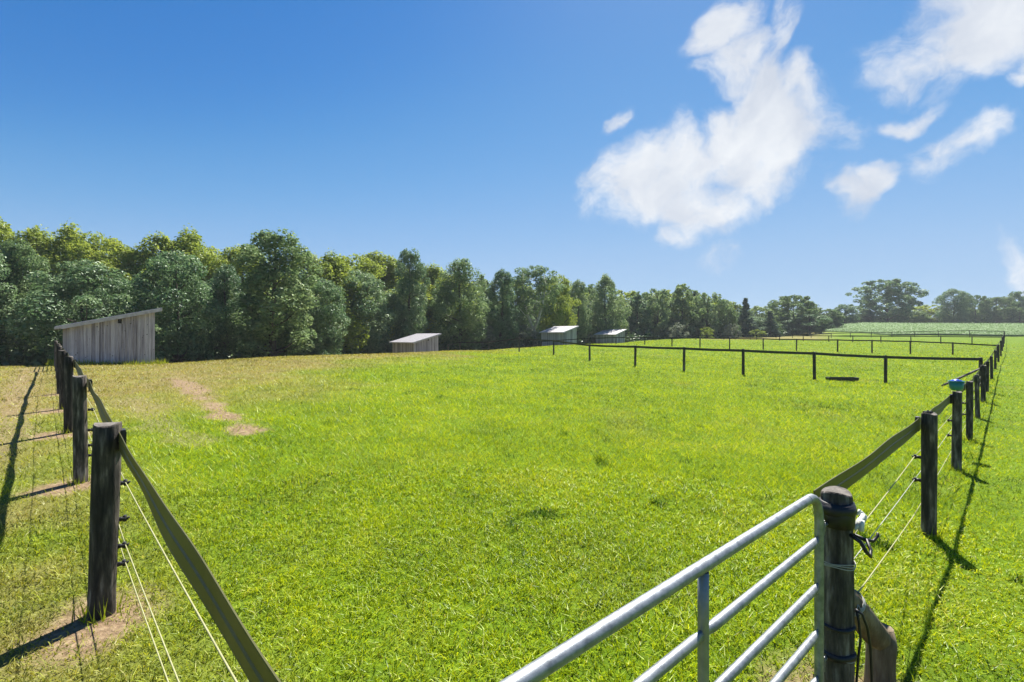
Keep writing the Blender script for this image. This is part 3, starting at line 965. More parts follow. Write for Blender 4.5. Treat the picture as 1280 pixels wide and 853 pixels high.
def make_shed(label, loc):
    g = thing('run_in_shed', label, 'shed', loc, SA, None)
    nb = 22; bw = LS / nb
    for i in range(nb):
        x0, x1 = i * bw + .006, (i + 1) * bw - .006
        o = .009 * ((i * 7) % 3)
        w_ = .022
        z0, z1 = top_at(x0) - .03, top_at(x1) - .03
        b = MB().hexa([(x0, -o - w_, -.55), (x1, -o - w_, -.55), (x1, -o, -.55), (x0, -o, -.55), (x0, -o - w_, z0), (x1, -o - w_, z1), (x1, -o, z1), (x0, -o, z0)])
        b.build('board', M['board'], g)
    nl = 27; bl = LL / nl
    m0 = MB().box((-.030, .004, -.55), (-.008, bl - .004, LOW - .05)).mesh('board', M['board'])
    for i in range(nl):
        o = bpy.data.objects.new('board', m0); o.location = (-.004 * ((i * 5) % 3), i * bl, 0); link(o, g)
    MB().box((.04, LL, -.55), (LS, LL + .03, LOW - .03)).hexa([(.0, LL, LOW - .03), (LS, LL, LOW - .03), (LS, LL + .03, LOW - .03), (0, LL + .03, LOW - .03), (.0, LL, LOW - .02), (LS, LL, HIGH - .03), (LS, LL + .03, HIGH - .03), (0, LL + .03, LOW - .02)]).build('far_wall', M['board'], g)
    for (x, y) in ((LS - .13, .03), (LS - .13, LL / 2), (LS - .13, LL - .13), (.03, .03), (.03, LL - .13)):
        MB().box((x, y, -.55), (x + .11, y + .11, top_at(x) - .05)).build('corner_post', M['board'], g)
    MB().box((.0, -.028, -.55), (-.034, -.004, LOW - .05)).build('corner_trim', M['trim'], g)
    ex, ey = .28, .26
    rise = (HIGH - LOW) / LS
    zf = lambda x: LOW + rise * x
    rf = MB()
    x0, x1, y0, y1 = -ex - .08, LS + ex, -ey, LL + ey
    rf.hexa([(x0, y0, zf(x0)), (x1, y0, zf(x1)), (x1, y1, zf(x1)), (x0, y1, zf(x0)), (x0, y0, zf(x0) + .03), (x1, y0, zf(x1) + .03), (x1, y1, zf(x1) + .03), (x0, y1, zf(x0) + .03)])
    roof = rf.build('roof', M['roof'], g)
    for k in range(13):
        y = y0 + .05 + (y1 - y0 - .1) * k / 12
        rb = MB().hexa([(x0 - .004, y - .02, zf(x0) + .03), (x1 + .004, y - .02, zf(x1) + .03), (x1 + .004, y + .02, zf(x1) + .03), (x0 - .004, y + .02, zf(x0) + .03),
                        (x0 - .004, y - .012, zf(x0) + .052), (x1 + .004, y - .012, zf(x1) + .052), (x1 + .004, y + .012, zf(x1) + .052), (x0 - .004, y + .012, zf(x0) + .052)])
        rb.build('roof_rib', M['roof'], roof)
    for yy in (y0 - .022, y1 + .002):
        MB().hexa([(x0, yy, zf(x0) - .15), (x1, yy, zf(x1) - .15), (x1, yy + .02, zf(x1) - .15), (x0, yy + .02, zf(x0) - .15), (x0, yy, zf(x0) + .035), (x1, yy, zf(x1) + .035), (x1, yy + .02, zf(x1) + .035), (x0, yy + .02, zf(x0) + .035)]).build('fascia', M['trim'], g)
    for xx in (x0 - .022, x1 + .002):
        MB().box((xx, y0, zf(xx) - .10), (xx + .02, y1, zf(xx) + .02)).build('fascia', M['trim'], g)
    for k in range(6):
        y = .2 + (LL - .5) * k / 5
        MB().hexa([(.04, y, zf(.04) - .12), (LS, y, zf(LS) - .12), (LS, y + .05, zf(LS) - .12), (.04, y + .05, zf(.04) - .12), (.04, y, zf(.04) - .004), (LS, y, zf(LS) - .004), (LS, y + .05, zf(LS) - .004), (.04, y + .05, zf(.04) - .004)]).build('rafter', M['board'], g)
    vx = LS * .56
    v = MB().box((vx - .085, -.050, zf(vx) - .40), (vx + .085, -.0355, zf(vx) - .18)).build('vent', M['dark'], g)  # solid box on the boards; the hole's darkness is painted on it
    fr = MB()
    fr.box((vx - .11, -.056, zf(vx) - .42), (vx - .086, -.036, zf(vx) - .16)); fr.box((vx + .086, -.056, zf(vx) - .42), (vx + .11, -.036, zf(vx) - .16)); 
    fr.build('vent_frame', M['trim'], v)
    rk = random.Random(4)
    kb = MB()
    for q in range(34):
        x = rk.uniform(.05, LS - .05); z = rk.uniform(.3, top_at(x) - .3); r = rk.uniform(.012, .028)
        kb.ring_loft([[(x + r * math.cos(a), -.0365, z + r * math.sin(a)) for a in [2 * math.pi * j / 7 for j in range(7)]], [(x + r * .8 * math.cos(a), -.0385, z + r * .8 * math.sin(a)) for a in [2 * math.pi * j / 7 for j in range(7)]]], cap=True, smooth=False)
    kn = kb.build('knots', M['knot'], g); kn.name = 'board_knot'; kn['kind'] = 'stuff'
    return g


def shed_loc(px, Zc, top_px, top_y):
    """near low corner at depth Zc; base height from where the roof top shows"""
    x = (px - CX) / FOC * Zc
    hx, hy = x + LS * math.cos(SA), Zc + LS * math.sin(SA)
    return Vector((x, Zc, zat(top_y, hy) - HIGH))


s1l = shed_loc(88, 24.3, 193, 387.5)
shed1 = make_shed('large weathered grey board shed at far left with sloping roof and small vent', s1l)
for px, Zc, ty, lab in ((518, 56, 418, 'grey lean-to shed standing alone in front of dark trees left of centre'),
                        (704.5, 76, 408.3, 'pale roofed lean-to shed at centre, the larger of the two behind the fences'),
                        (769.5, 93, 412.3, 'smallest pale roofed lean-to shed, right of the centre shed')):
    s = copy_tree(shed1); s.location = shed_loc(px, Zc, 0, ty); s['label'] = lab
    s['group'] = 'run-in sheds along the wood'
shed1['group'] = 'run-in sheds along the wood'

# ------------------------------------------------------------------ ground sheet
def build_ground():
    na = 480
    rr = np.concatenate([[.25], np.geomspace(.6, 60, 210), np.geomspace(62, 1200, 70)])
    # finer in front
    th = np.linspace(0, 2 * np.pi, na, endpoint=False)
    X = rr[:, None] * np.sin(th)[None]; Y = rr[:, None] * np.cos(th)[None]
    Z = height(X, Y)
    dry, dirt = masks(X.ravel(), Y.ravel())
    V = np.stack([X.ravel(), Y.ravel(), Z.ravel()], 1)
    V = np.concatenate([V, [[0, 0, H(0, 0)]]])
    dry = np.append(dry, 0); dirt = np.append(dirt, 0)
    i, j = np.meshgrid(np.arange(len(rr) - 1), np.arange(na), indexing='ij')
    a = i * na + j; b = i * na + (j + 1) % na
    F = np.stack([a, b, b + na, a + na], -1).reshape(-1, 4)[:, ::-1]
    c = np.arange(na)
    me = mesh_np('pasture', V, F, M['turf'], {'dry': ('POINT', dry), 'dirt': ('POINT', dirt)}, smooth=True)
    o = link(bpy.data.objects.new('pasture', me))
    o['kind'] = 'structure'
    return o


build_ground()

# ------------------------------------------------------------------ grass blades
def build_grass(n0=7500, half=R(68)):
    rng = np.random.default_rng(11)
    rc, r0, rmax = 4.2, 1.9, 135.0
    A1 = (rc ** 2 - r0 ** 2) / 2; A2 = rc ** 2 * math.log(rmax / rc)
    N = int(n0 * 2 * half * (A1 + A2))
    u = rng.random(N) * (A1 + A2)
    r = np.where(u < A1, np.sqrt(r0 ** 2 + 2 * np.minimum(u, A1)), rc * np.exp(np.maximum(u - A1, 0) / rc ** 2))
    th = (rng.random(N) * 2 - 1) * half
    X, Y = r * np.sin(th), r * np.cos(th)
    # gather into tussocks
    dry, dirt = masks(X, Y)
    clump = fbm(X * 2.3, Y * 2.3, 3); fine = .6 * vnoise(X * 17, Y * 17) + .4 * vnoise(X * 37 + 9, Y * 37)
    big = fbm(X * .5 + 5, Y * .5 + 9, 3)
    keep = rng.random(N) > dirt * .94
    keep &= (np.abs(th) < R(52)) | (rng.random(N) < .62)
    keep &= rng.random(N) > sstep(70, 135, r) * .9
    keep &= rng.random(N) < np.clip(-.04 + 1.65 * fine, .06, 1) + .2 * (1 - sstep(4, 14, r)) * 0
    X, Y, r, dry, clump, fine, big = [a[keep] for a in (X, Y, r, dry, clump, fine, big)]
    n = len(X)
    Z = height(X, Y) - .006
    g = np.maximum(1, r / rc)
    hgt = (.022 + .050 * rng.random(n) ** 1.6) * (.55 + .55 * clump + .45 * fine) * (1 - .35 * dry) * g ** .22
    tall = rng.random(n) < .025
    hgt = np.where(tall, hgt * 1.7, hgt)
    right = sstep(0, .5, X * .694 - Y * .72 + .55)       # mown strip outside the right fence
    hgt *= 1 - .35 * right
    wid = (.0040 + .0036 * rng.random(n)) * g ** .80
    az = rng.random(n) * 2 * np.pi
    lean = (.35 + 1.25 * rng.random(n)) * hgt
    wa = rng.random(n) * 2 * np.pi
    tint = np.clip(.46 + (rng.random(n) - .5) * .72 + (clump - .5) * .45 + (big - .5) * .55 - .15 * sstep(.63, .8, clump) * sstep(.5, .7, fine), 0, 1)
    tuft = sstep(.82, .95, vnoise(X * 3.1 + 31, Y * 3.1 - 7)) * sstep(.52, .62, vnoise(X * .9 + 3, Y * .9 + 71)) * sstep(.2, .5, fine)       # darker coarse tufts
    tint = np.clip(tint - .55 * tuft, 0, 1); hgt *= 1 + .5 * tuft
    tint = np.where(rng.random(n) < .03, 1.0, tint)
    dcol = np.clip(dry * (.6 + .8 * rng.random(n)), 0, 1)
    dcol = np.where(rng.random(n) < .025, np.maximum(dcol, .7), dcol)
    dx, dy = np.cos(az) * lean, np.sin(az) * lean
    wx, wy = np.cos(wa) * wid / 2, np.sin(wa) * wid / 2
    near = r < 6.5
    Vs, Fs, ti, dr = [], [], [], []
    # near: bent blade of two stretches
    m = near
    k = m.sum()
    b0 = np.stack([X - wx, Y - wy, Z], 1)[m]; b1 = np.stack([X + wx, Y + wy, Z], 1)[m]
    mx = X + dx * .36; my = Y + dy * .36; mz = Z + hgt * .60
    m0 = np.stack([mx - wx * .8, my - wy * .8, mz], 1)[m]; m1 = np.stack([mx + wx * .8, my + wy * .8, mz], 1)[m]
    tp_ = np.stack([X + dx, Y + dy, Z + hgt * .84], 1)[m]
    V = np.stack([b0, b1, m0, m1, tp_], 1).reshape(-1, 3)
    i = np.arange(k)[:, None] * 5
    F = np.concatenate([i + [0, 1, 3], i + [0, 3, 2], i + [2, 3, 4]], 1).reshape(-1, 3)
    Vs.append(V); Fs.append(F); ti.append(np.repeat(tint[m], 3)); dr.append(np.repeat(dcol[m], 3))
    off = len(V)
    m = ~near; k = m.sum()
    V = np.stack([np.stack([X - wx, Y - wy, Z], 1)[m], np.stack([X + wx, Y + wy, Z], 1)[m], np.stack([X + dx, Y + dy, Z + hgt], 1)[m]], 1).reshape(-1, 3)
    F = off + np.arange(k)[:, None] * 3 + np.array([0, 1, 2])
    Vs.append(V); Fs.append(F); ti.append(tint[m]); dr.append(dcol[m])
    me = mesh_np('grass', np.concatenate(Vs), np.concatenate(Fs), M['blade'], {'tint': ('FACE', np.concatenate(ti)), 'dry': ('FACE', np.concatenate(dr))})
    o = link(bpy.data.objects.new('grass', me))
    tag(o, 'short bright green pasture grass, drier towards the left', 'grass', None, 'stuff')
    print('grass tris', len(me.polygons))


build_grass()

# ------------------------------------------------------------------ trees
def leaf_quads(C, Nrm, size, rng, aspect=.6):
    n = len(C)
    Nrm = Nrm / (np.linalg.norm(Nrm, axis=1, keepdims=True) + 1e-9)
    rv = rng.normal(size=(n, 3))
    a = np.cross(Nrm, rv); a /= np.linalg.norm(a, axis=1, keepdims=True) + 1e-9
    b = np.cross(Nrm, a)
    s = size[:, None]
    fold = Nrm * s * .18
    V = np.stack([C - a * s, C - b * s * aspect + fold, C + a * s, C + b * s * aspect + fold], 1).reshape(-1, 3)
    F = np.arange(n)[:, None] * 4 + np.array([0, 1, 2, 3])
    return V, F


PROFILES = {
    'round': lambda t: np.sqrt(np.clip(1 - ((t - .46) / .56) ** 2, 0, 1)) ** .8,
    'upright': lambda t: np.clip(np.minimum(1.0, (1.02 - t) * 2.2) ** .7, .05, 1) * np.where(t < .12, .8, 1),
    'poplar': lambda t: np.sqrt(np.clip(1 - ((t - .40) / .62) ** 2, 0, 1)) * .9 + .05,
    'conifer': lambda t: np.clip(1.02 - t, .02, 1) ** .9,
    'oak': lambda t: np.sqrt(np.clip(1 - ((t - .48) / .54) ** 2, 0, 1)) ** .75,
    'shrub': lambda t: np.sqrt(np.clip(1 - ((t - .35) / .66) ** 2, 0, 1)),
}


def tree_meshes(kind, seed, H0=12.0, R0=3.6, nl=90, ml=170, leaf=.15, t0=.06, bark='bark', lobe=(.17, .30), spiky=0.0, forked=False, hollow=.45):
    rng = np.random.default_rng(seed)
    prof = PROFILES[kind]
    # lobe centres: stratified in height and angle, irregular outline
    t = t0 + (1 - t0) * (np.arange(nl) + rng.random(nl)) / nl
    ang = np.arange(nl) * 2.399 + rng.normal(size=nl) * .5
    irregular = 1 + .22 * np.sin(ang * 2 + seed) * np.sin(t * 7 + seed) + rng.normal(size=nl) * .08
    rho = R0 * prof((t - t0) / (1 - t0)) * np.clip(irregular, .6, 1.35) * (hollow + (1 - hollow) * rng.random(nl) ** .5)
    lr = R0 * (lobe[0] + (lobe[1] - lobe[0]) * rng.random(nl)) * (.6 + .4 * prof((t - t0) / (1 - t0)))
    rho = np.maximum(rho - lr * .55, 0)
    C = np.stack([np.cos(ang) * rho, np.sin(ang) * rho, t * H0 - lr * .5], 1)
    C[:, 2] = np.maximum(C[:, 2], lr * .5)
    nleaf = np.maximum((ml * (lr / lr.mean()) ** 1.6).astype(int), 20)
    idx = np.repeat(np.arange(nl), nleaf)
    n = len(idx)
    d = rng.normal(size=(n, 3)); d[:, 2] += .25
    d /= np.linalg.norm(d, axis=1, keepdims=True)
    rad = (.45 + .62 * rng.random(n) ** .6)
    L = lr[idx][:, None]
    squash = np.array([1, 1, .78 + spiky])
    Pn = C[idx] + d * L * rad[:, None] * squash
    # second-level clumping: pull leaves toward random sprig centres
    q = np.floor(Pn / (leaf * 3.2) + rng.random(3)).astype(int)
    hsh = (q[:, 0] * 73856093 ^ q[:, 1] * 19349663 ^ q[:, 2] * 83492791) & 1023
    keep = _T.ravel()[hsh] > .24
    Pn, d, idx, hsh = Pn[keep], d[keep], idx[keep], hsh[keep]
    n = len(Pn)
    if spiky:
        m = rng.random(n) < .3
        Pn[m, 2] += rng.random(m.sum()) ** 2 * lr[idx[m]] * 1.0 * spiky
    Pn[:, 2] = np.maximum(Pn[:, 2], .15)
    Nrm = d * .8 + rng.normal(size=(n, 3)) * .55 + np.array([0, 0, .35])
    size = leaf * (.6 + .8 * rng.random(n))
    V, F = leaf_quads(Pn, Nrm, size, rng)
    tint = np.clip(.5 + (rng.random(n) - .5) * .45 + (_T.ravel()[hsh] - .6) * .5 + rng.normal(size=nl)[idx] * .1, 0, 1)
    crown = mesh_np('crown', V, F, M['leaf_dark'], {'tint': ('FACE', tint)})
    # trunk and limbs
    mb = MB()
    rt = H0 * .017 + .03
    rd = random.Random(seed)
    wob = lambda z: (.12 * math.sin(z * .5 + seed), .12 * math.sin(z * .43 + seed * 2))
    zt = H0 * .86
    if not forked:
        pts = [Vector((*[w * min(z, 1) for w in wob(z)], z)) for z in [zt * k / 9 - (.3 if k == 0 else 0) for k in range(10)]]
        mb.tube(pts, [rt * (1.35 if k == 0 else 1) * (1 - .085 * k) for k in range(10)], 8)
        base_at = lambda z: Vector((*[w * min(z, 1) for w in wob(z)], z))
    else:
        fz = H0 * .22
        mb.tube([(0, 0, -.3), (0.05, 0, fz * .5), (.0, 0, fz)], [rt * 1.2, rt, rt * .95], 8)
        for sx in (-1, 1):
            mb.tube([(0, 0, fz - .1), (sx * .55, -.5, fz * 1.6), (sx * 1.0, -.9, fz * 2.4), (sx * 1.3, -.7, fz * 3.4), (sx * 1.2, -.2, H0 * .9)], [rt * .8, rt * .68, rt * .55, rt * .4, .03], 7)
        base_at = lambda z: Vector((0, 0, z))
    order = list(range(nl)); rd.shuffle(order)
    for i in order[:26 if kind != 'conifer' else 14]:
        c = Vector(C[i])
        rr_ = math.hypot(c.x, c.y)
        zb = max(c.z - rr_ * rd.uniform(.5, 1.0), H0 * .08)
        a = base_at(min(zb, zt * .95))
        mid = a.lerp(c, .55) + Vector((0, 0, -.12 * rr_))
        w = rt * .42 * (1 - zb / H0 * .7)
        mb.tube([a, mid, c], [w, w * .65, .015], 6)
    trunk = mb.mesh('trunk', M[bark])
    return trunk, crown


VAR = {
    'round': [tree_meshes('round', 1, 10, 3.8, 64, 480, .108, lobe=(.18, .36)), tree_meshes('round', 2, 10, 3.8, 72, 440, .108, lobe=(.17, .35)), tree_meshes('round', 3, 10, 3.8, 58, 520, .11, lobe=(.2, .36))],
    'upright': [tree_meshes('upright', 4, 12, 3.4, 110, 260, .11, spiky=.6, lobe=(.15, .3)), tree_meshes('upright', 5, 12, 3.4, 120, 240, .11, spiky=.8, lobe=(.14, .3))],
    'poplar': [tree_meshes('poplar', 6, 13, 3.4, 100, 280, .108, spiky=.25, lobe=(.15, .33)), tree_meshes('poplar', 7, 13, 3.0, 92, 290, .11, spiky=.3, lobe=(.16, .34)), tree_meshes('poplar', 18, 13, 3.2, 84, 320, .11, t0=.15, spiky=.2, hollow=.4, lobe=(.16, .35))],
    'birch': [tree_meshes('poplar', 8, 13, 3.4, 64, 260, .11, t0=.45, bark='birch', forked=True)],
    'conifer': [tree_meshes('conifer', 9, 12, 2.6, 110, 130, .13, t0=.04, lobe=(.16, .28)), tree_meshes('conifer', 10, 12, 2.6, 100, 130, .13, t0=.04, lobe=(.16, .3))],
    'big_oak': [tree_meshes('oak', 21, 18, 8, 210, 120, .27, t0=.10, lobe=(.10, .17), hollow=.4)],
    'oak': [tree_meshes('oak', 11, 18, 10, 190, 130, .30, t0=.14, lobe=(.10, .17), hollow=.35), tree_meshes('oak', 12, 18, 9, 150, 130, .32, t0=.12, lobe=(.11, .18), hollow=.35)],
    'far': [tree_meshes('round', 13, 14, 5, 70, 120, .28, t0=.1), tree_meshes('poplar', 14, 14, 4.6, 70, 120, .28, t0=.08), tree_meshes('oak', 15, 14, 5.4, 70, 120, .28, t0=.18), tree_meshes('upright', 19, 14, 4.6, 80, 110, .28, spiky=.4)],
    'shrub': [tree_meshes('shrub', 16, 3, 1.7, 40, 110, .085, t0=.05), tree_meshes('shrub', 17, 3, 1.7, 36, 120, .09, t0=.05)],
}
DIM = {'round': (10, 3.8), 'upright': (12, 3.4), 'poplar': (13, 3.3), 'birch': (13, 3.4), 'conifer': (12, 2.6), 'oak': (18, 9.6), 'big_oak': (18, 8.6), 'far': (14, 4.9), 'shrub': (3, 1.7)}
_tc = 0


def tree(kind, mat, px, top, w, Z, label, group=None, name=None, base=None):
    """tree standing at photograph column px and depth Z, its size from the row its top reaches and its width in pixels"""
    global _tc
    _tc += 1
    Z += float(np.interp(px, [420, 448, 600, 760, 920, 1000], [0, 14, 16, 18, 10, 0]))
    P = pos(px, Z)
    h = max(zat(top, Z) - P.z, .8)
    r = w / 2 / FOC * Z
    tr_, cr_ = VAR[kind][_tc % len(VAR[kind])]
    H0, R0 = DIM[kind]
    nm = name or {'conifer': 'conifer_tree', 'oak': 'oak_tree', 'big_oak': 'oak_tree', 'birch': 'birch_tree', 'shrub': 'shrub', 'poplar': 'poplar_tree'}.get(kind, 'broadleaf_tree')
    root = thing(nm, label, 'shrub' if kind == 'shrub' else 'tree', P, _tc * 2.1 if kind != 'birch' else 0, group)
    vx = 1 + .13 * math.sin(_tc * 1.9)
    root.scale = (r / R0 * vx, r / R0 * (2 - vx), h / H0 * .985)
    o = bpy.data.objects.new('trunk', tr_); link(o, root)
    c = bpy.data.objects.new('crown', cr_); link(c, root)
    c.material_slots[0].link = 'OBJECT'
    c.material_slots[0].material = M[mat]
    return root


GL_ = 'trees along the front of the wood'
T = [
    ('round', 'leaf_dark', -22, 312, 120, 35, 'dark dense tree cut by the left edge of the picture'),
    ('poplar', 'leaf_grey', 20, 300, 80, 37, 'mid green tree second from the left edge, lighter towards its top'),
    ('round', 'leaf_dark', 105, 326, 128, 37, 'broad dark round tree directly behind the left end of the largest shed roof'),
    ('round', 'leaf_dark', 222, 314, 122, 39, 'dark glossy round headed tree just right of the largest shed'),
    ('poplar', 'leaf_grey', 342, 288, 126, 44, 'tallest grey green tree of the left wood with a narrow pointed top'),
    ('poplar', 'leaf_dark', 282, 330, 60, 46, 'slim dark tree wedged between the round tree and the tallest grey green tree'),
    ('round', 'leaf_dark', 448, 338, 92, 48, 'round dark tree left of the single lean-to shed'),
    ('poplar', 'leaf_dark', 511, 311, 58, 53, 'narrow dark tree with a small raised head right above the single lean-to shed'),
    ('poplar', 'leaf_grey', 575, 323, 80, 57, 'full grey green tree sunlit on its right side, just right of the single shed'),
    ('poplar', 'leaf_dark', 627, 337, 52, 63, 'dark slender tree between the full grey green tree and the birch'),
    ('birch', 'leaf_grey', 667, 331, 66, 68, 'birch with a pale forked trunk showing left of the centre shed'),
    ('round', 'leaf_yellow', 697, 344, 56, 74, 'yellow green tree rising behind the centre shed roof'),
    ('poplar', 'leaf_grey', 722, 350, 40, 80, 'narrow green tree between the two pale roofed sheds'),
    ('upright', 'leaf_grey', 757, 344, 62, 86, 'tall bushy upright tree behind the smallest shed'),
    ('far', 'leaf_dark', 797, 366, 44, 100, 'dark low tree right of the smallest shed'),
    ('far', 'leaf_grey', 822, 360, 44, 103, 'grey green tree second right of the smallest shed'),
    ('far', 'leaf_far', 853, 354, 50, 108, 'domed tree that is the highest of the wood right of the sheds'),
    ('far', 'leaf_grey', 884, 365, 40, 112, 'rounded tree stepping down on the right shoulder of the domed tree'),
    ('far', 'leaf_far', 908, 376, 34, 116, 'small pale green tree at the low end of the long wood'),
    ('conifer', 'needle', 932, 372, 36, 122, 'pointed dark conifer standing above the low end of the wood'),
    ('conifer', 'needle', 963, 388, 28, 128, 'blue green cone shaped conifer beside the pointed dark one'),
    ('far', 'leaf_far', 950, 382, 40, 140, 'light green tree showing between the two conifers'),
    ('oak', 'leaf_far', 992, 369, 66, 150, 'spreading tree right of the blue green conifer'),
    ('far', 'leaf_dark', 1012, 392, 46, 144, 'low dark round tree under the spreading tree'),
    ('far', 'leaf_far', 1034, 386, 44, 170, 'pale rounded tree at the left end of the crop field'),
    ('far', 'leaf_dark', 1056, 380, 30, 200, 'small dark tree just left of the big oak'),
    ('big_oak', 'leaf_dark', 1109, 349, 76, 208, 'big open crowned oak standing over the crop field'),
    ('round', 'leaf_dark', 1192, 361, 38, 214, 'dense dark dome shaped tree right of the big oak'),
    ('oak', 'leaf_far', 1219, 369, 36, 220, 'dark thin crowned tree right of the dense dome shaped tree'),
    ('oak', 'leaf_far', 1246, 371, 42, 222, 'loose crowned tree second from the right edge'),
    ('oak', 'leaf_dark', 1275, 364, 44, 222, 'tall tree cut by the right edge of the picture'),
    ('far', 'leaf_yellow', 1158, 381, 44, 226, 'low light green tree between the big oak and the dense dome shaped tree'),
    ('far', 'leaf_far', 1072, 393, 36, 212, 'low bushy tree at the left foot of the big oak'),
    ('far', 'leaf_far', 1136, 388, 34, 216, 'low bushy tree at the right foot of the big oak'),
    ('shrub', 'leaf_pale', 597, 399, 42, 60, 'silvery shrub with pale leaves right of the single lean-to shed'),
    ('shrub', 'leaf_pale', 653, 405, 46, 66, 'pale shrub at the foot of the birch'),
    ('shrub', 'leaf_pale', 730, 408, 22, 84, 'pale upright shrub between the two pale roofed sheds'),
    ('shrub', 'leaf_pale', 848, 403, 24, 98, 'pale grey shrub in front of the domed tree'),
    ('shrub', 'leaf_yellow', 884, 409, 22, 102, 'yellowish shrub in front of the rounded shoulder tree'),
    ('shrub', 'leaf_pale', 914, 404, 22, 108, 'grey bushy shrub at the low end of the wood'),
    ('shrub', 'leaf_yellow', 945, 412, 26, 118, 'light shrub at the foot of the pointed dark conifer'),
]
SHORT = [('dark tree at the left edge', -22), ('mid green tree second from the left edge', 20), ('broad round tree over the large shed', 105), ('glossy round tree right of the large shed', 222),
         ('tallest grey green tree', 342), ('slim dark tree', 282), ('round tree left of the lone shed', 448), ('narrow tree above the lone shed', 511), ('full grey green tree', 575), ('dark slender tree', 627),
         ('birch', 667), ('tree over the centre shed', 697), ('narrow tree between the pale sheds', 722), ('bushy upright tree', 757), ('low dark tree', 797), ('second tree right of the smallest shed', 822), ('domed tree', 853),
         ('shoulder of the domed tree', 884), ('small pale tree', 908), ('pointed dark conifer', 932), ('blue green conifer', 963), ('spreading tree', 992), ('pale rounded tree', 1034), ('small dark tree by the oak', 1056),
         ('big oak', 1109), ('low light green tree', 1158), ('dense dome shaped tree', 1192), ('thin crowned tree', 1219), ('loose crowned tree', 1246), ('tree at the right edge', 1275)]
_used = set()


def beside(px, what):
    for nm, q in sorted(SHORT, key=lambda a: abs(a[1] - px)):
        side = 'left of' if px < q - 3 else 'right of' if px > q + 3 else 'directly behind'
        lab = f'{what} {side} the {nm}'
        if lab not in _used:
            _used.add(lab)
            return lab


for t in T: tree(*t, group=GL_ if t[2] < 930 and t[0] != 'shrub' else None)
# back row: sunlit crowns that rise behind the front trees
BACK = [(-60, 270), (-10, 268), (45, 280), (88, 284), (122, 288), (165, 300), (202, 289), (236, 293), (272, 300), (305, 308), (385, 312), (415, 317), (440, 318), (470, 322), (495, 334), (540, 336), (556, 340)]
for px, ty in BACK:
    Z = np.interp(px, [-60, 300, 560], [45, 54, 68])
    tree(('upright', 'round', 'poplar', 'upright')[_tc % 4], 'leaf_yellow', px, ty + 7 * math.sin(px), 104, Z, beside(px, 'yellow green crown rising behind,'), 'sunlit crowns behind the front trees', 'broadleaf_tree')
BACK2 = [(604, 345), (645, 348), (682, 350), (712, 358), (738, 357), (780, 362), (812, 366), (838, 362), (868, 364), (897, 374), (918, 380)]
for px, ty in BACK2:
    Z = np.interp(px, [600, 920], [80, 134])
    tree('far', 'leaf_yellow' if _tc % 2 else 'leaf_far', px, ty, 50, Z, beside(px, 'green back row crown'), 'crowns behind the middle of the wood', 'broadleaf_tree')
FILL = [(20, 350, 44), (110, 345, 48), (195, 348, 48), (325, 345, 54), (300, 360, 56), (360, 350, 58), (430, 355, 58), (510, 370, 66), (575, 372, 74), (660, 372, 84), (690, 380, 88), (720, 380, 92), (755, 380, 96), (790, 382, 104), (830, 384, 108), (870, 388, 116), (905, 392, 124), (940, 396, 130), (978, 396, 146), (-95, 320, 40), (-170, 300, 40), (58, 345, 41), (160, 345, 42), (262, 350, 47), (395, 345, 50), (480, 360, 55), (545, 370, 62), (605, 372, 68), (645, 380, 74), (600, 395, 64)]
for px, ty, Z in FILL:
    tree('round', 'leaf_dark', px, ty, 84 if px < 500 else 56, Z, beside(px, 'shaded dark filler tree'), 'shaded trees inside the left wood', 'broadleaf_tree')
FARB = [(962, 394, 44), (992, 394, 44), (1025, 396, 40), (1064, 399, 36), (1090, 398, 36), (1116, 399, 36), (1145, 397, 38), (1190, 396, 40), (1222, 397, 36), (1250, 395, 38), (1280, 391, 44), (975, 386, 36), (1010, 384, 36), (1048, 391, 28), (1080, 392, 28), (1100, 395, 30), (1125, 391, 28), (1150, 391, 28), (1172, 390, 28), (1206, 390, 26), (1232, 388, 28), (1260, 386, 30), (1300, 372, 44), (1345, 366, 50), (1400, 362, 56)]
for px, ty, w in FARB:
    tree('far', 'leaf_far', px, ty, w, np.interp(px, [960, 1060, 1400], [165, 232, 240]), beside(px, 'bushy hedge tree'), 'hedge trees behind the crop field', 'broadleaf_tree')

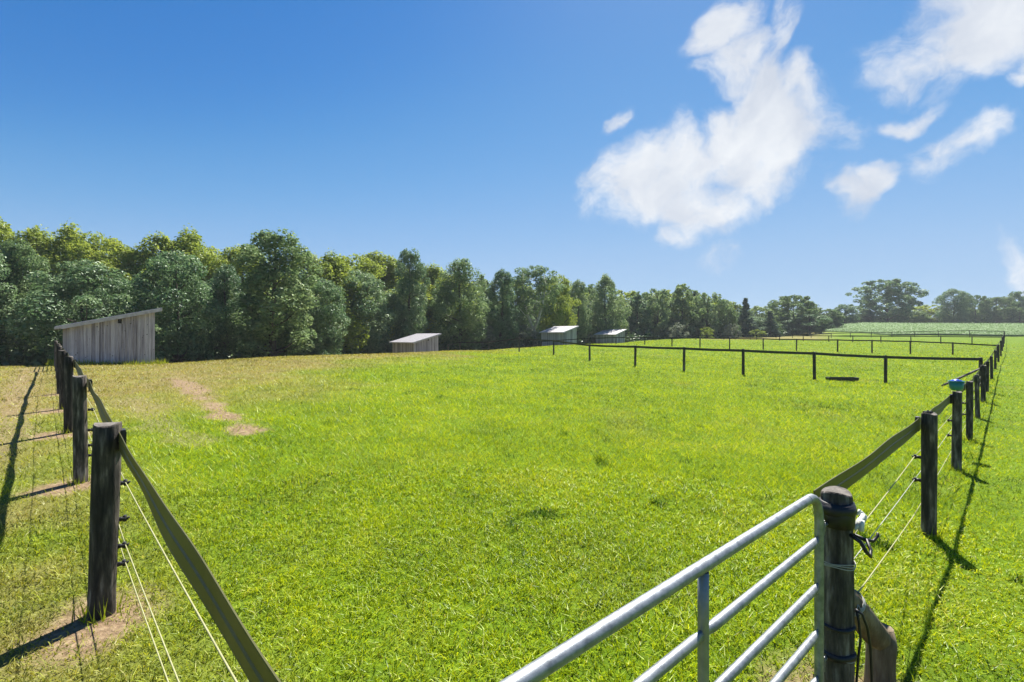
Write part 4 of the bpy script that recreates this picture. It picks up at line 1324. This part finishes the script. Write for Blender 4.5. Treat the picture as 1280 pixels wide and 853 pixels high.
# ------------------------------------------------------------------ undergrowth at the foot of the wood
def undergrowth():
    rng = np.random.default_rng(5)
    line = np.array([(-60, 30), (-36, 33), (-30, 37), (-24, 42), (-20.5, 52), (-19, 60), (-13, 66), (-7, 71), (-1, 77), (4, 83), (12, 92), (20, 102), (31, 109), (44, 119), (58, 126), (72, 132), (90, 150), (112, 185)])
    seg = np.hypot(*np.diff(line, axis=0).T); cum = np.concatenate([[0], np.cumsum(seg)])
    n = 34000
    w = rng.random(n) * cum[-1]
    s = w
    x = np.interp(s, cum, line[:, 0]); y = np.interp(s, cum, line[:, 1])
    off = rng.normal(size=n) * 1.0 + 1.4
    x = x - off * .5; y = y + off * .85
    g = height(x, y)
    lump = fbm(x * .6, y * .6, 3)
    hh = (rng.random(n) ** 1.5) * (.4 + 2.2 * np.clip(lump - .25, 0, 1)) * (.7 + np.hypot(x, y) * .008)
    C = np.stack([x, y, g + hh], 1)
    Nn = rng.normal(size=(n, 3)) * .7 + np.array([0, -.5, .8])
    V, F = leaf_quads(C, Nn, .10 + .12 * rng.random(n) + np.hypot(x, y) * .0012, rng)
    me = mesh_np('undergrowth', V, F, M['weed'], {'tint': ('FACE', np.clip(rng.random(n) * .6 + (lump - .3), 0, 1))})
    tag(link(bpy.data.objects.new('undergrowth', me)), 'low dark weeds and brambles along the foot of the wood', 'undergrowth', None, 'stuff')
    # longer grass left standing against the fence posts
    for root, ps in ((lroot, lp[1:5]), (rroot, rp_[:6])):
        Vv = []; tt = []
        for P, h, r in ps:
            k = 55 if P.y < 6 else 60
            a = rng.random(k) * 6.28; q = r + .01 + .10 * rng.random(k) ** 2
            x = P.x + q * np.cos(a); y = P.y + q * np.sin(a); z = height(x, y) - .005
            hh = .04 + .13 * rng.random(k) ** 2; w_ = .0035 + .002 * rng.random(k); b = rng.random(k) * 6.28
            Vv.append(np.stack([np.stack([x - w_ * np.cos(b), y - w_ * np.sin(b), z], 1), np.stack([x + w_ * np.cos(b), y + w_ * np.sin(b), z], 1), np.stack([x + rng.normal(size=k) * .03, y + rng.normal(size=k) * .03, z + hh], 1)], 1).reshape(-1, 3))
            tt.append(.2 + .6 * rng.random(k))
        tt = np.concatenate(tt); n_ = len(tt)
        me = mesh_np('weeds', np.concatenate(Vv), np.arange(3 * n_).reshape(-1, 3), M['blade'], {'tint': ('FACE', tt), 'dry': ('FACE', .5 * rng.random(n_) ** 2)})
        tag(link(bpy.data.objects.new('weeds', me)), 'longer grass standing round the feet of the ' + ('left' if root is lroot else 'right') + ' fence posts', 'weeds', None, 'stuff')
    # seeding weeds round the base of the largest shed
    n = 2600
    t = rng.random(n) * (LS + LL + 1.0)
    lx = np.where(t < LS + .5, t, -.15 - rng.random(n) * .5); ly = np.where(t < LS + .5, -.15 - rng.random(n) * .5, t - LS - .5)
    ca, sa = math.cos(SA), math.sin(SA)
    x = s1l.x + lx * ca - ly * sa; y = s1l.y + lx * sa + ly * ca
    z = height(x, y)
    h = .10 + .28 * rng.random(n) ** 2 * (.4 + 1.2 * fbm(x * 2, y * 2, 2))
    a = rng.random(n) * 6.28
    V = np.stack([np.stack([x - .02 * np.cos(a), y - .02 * np.sin(a), z], 1), np.stack([x + .02 * np.cos(a), y + .02 * np.sin(a), z], 1), np.stack([x + rng.normal(size=n) * .06, y + rng.normal(size=n) * .06, z + h], 1)], 1).reshape(-1, 3)
    me = mesh_np('weeds', V, np.arange(3 * n).reshape(-1, 3), M['blade'], {'tint': ('FACE', .2 + .5 * rng.random(n)), 'dry': ('FACE', .6 * rng.random(n))})
    tag(link(bpy.data.objects.new('weeds', me)), 'tufts of longer weeds around the base of the largest shed', 'weeds', None, 'stuff')


undergrowth()

# ------------------------------------------------------------------ crop field
def crop():
    rng = np.random.default_rng(6)
    # sheet half a metre above the ground, closed to the ground on its near edge
    us = np.linspace(.60, 1.7, 90); zs = np.linspace(0, 1, 60)
    U, S = np.meshgrid(us, zs, indexing='ij')
    near = np.interp(U, [.60, .72, .80, 1.7], [172, 135, 113, 110]); far = np.interp(U, [.6, 1.7], [203, 205])
    Yy = near + (far - near) * S; Xx = U * Yy
    G = height(Xx, Yy) + .38 + .12 * (fbm(Xx * .5, Yy * .5, 3) - .5)
    G[:, 0] -= .55
    Yy[:, 0] = Yy[:, 1] - .05; Xx[:, 0] = Xx[:, 1] - 0.0
    V = np.stack([Xx.ravel(), Yy.ravel(), G.ravel()], 1)
    i, j = np.meshgrid(np.arange(89), np.arange(59), indexing='ij')
    a = i * 60 + j
    F = np.stack([a, a + 60, a + 61, a + 1], -1).reshape(-1, 4)
    root = thing('crop_field', 'soft green field of low leafy crop behind the farthest fence', 'crop', (120, 150, H(120, 150)))
    root['kind'] = 'stuff'
    o = link(bpy.data.objects.new('crop_bed', mesh_np('crop_bed', V, F, M['crop_base'], None, True)), root); o.location = -root.location
    n = 70000
    u = .60 + 1.0 * rng.random(n); s = rng.random(n) ** 1.3
    nr = np.interp(u, [.60, .72, .80, 1.7], [172, 135, 113, 110]); fr = np.interp(u, [.6, 1.7], [203, 205])
    y = nr + (fr - nr) * s; x = u * y
    C = np.stack([x, y, height(x, y) + .42 + .25 * rng.random(n)], 1)
    V, F = leaf_quads(C, rng.normal(size=(n, 3)) * .6 + np.array([0, -.05, 2.6]), .10 + .10 * rng.random(n), rng)
    t = np.clip(.2 + .5 * rng.random(n) + .5 * (fbm(x * .05, y * .08, 3) - .5), 0, 1)
    o = link(bpy.data.objects.new('crop_leaves', mesh_np('crop_leaves', V, F, M['crop'], {'tint': ('FACE', t)})), root); o.location = -root.location
    for q in root.children: q['kind'] = 'stuff'


crop()
print('objects', len(sc.objects), 'tris', sum(sum(max(0, len(p.vertices) - 2) for p in m.polygons) if len(m.polygons) < 3000 else len(m.loops) - 2 * len(m.polygons) for m in bpy.data.meshes))

# ------------------------------------------------------------------ the air over the fields
def haze():
    m, nt, out = new_mat('haze')
    v = nt.nodes.new('ShaderNodeVolumePrincipled')
    v.inputs['Color'].default_value = (.88, .93, 1.0, 1)
    v.inputs['Density'].default_value = HAZE
    nt.links.new(v.outputs[0], out.inputs['Volume'])
    lo = min(o.bound_box[0][2] for o in sc.objects if o.name == 'pasture') - 1.0
    b = MB().box((-1300, -1300, lo), (1300, 1300, 34))
    o = b.build('haze', m)
    o['kind'] = 'stuff'


HAZE = 0.0003
haze()
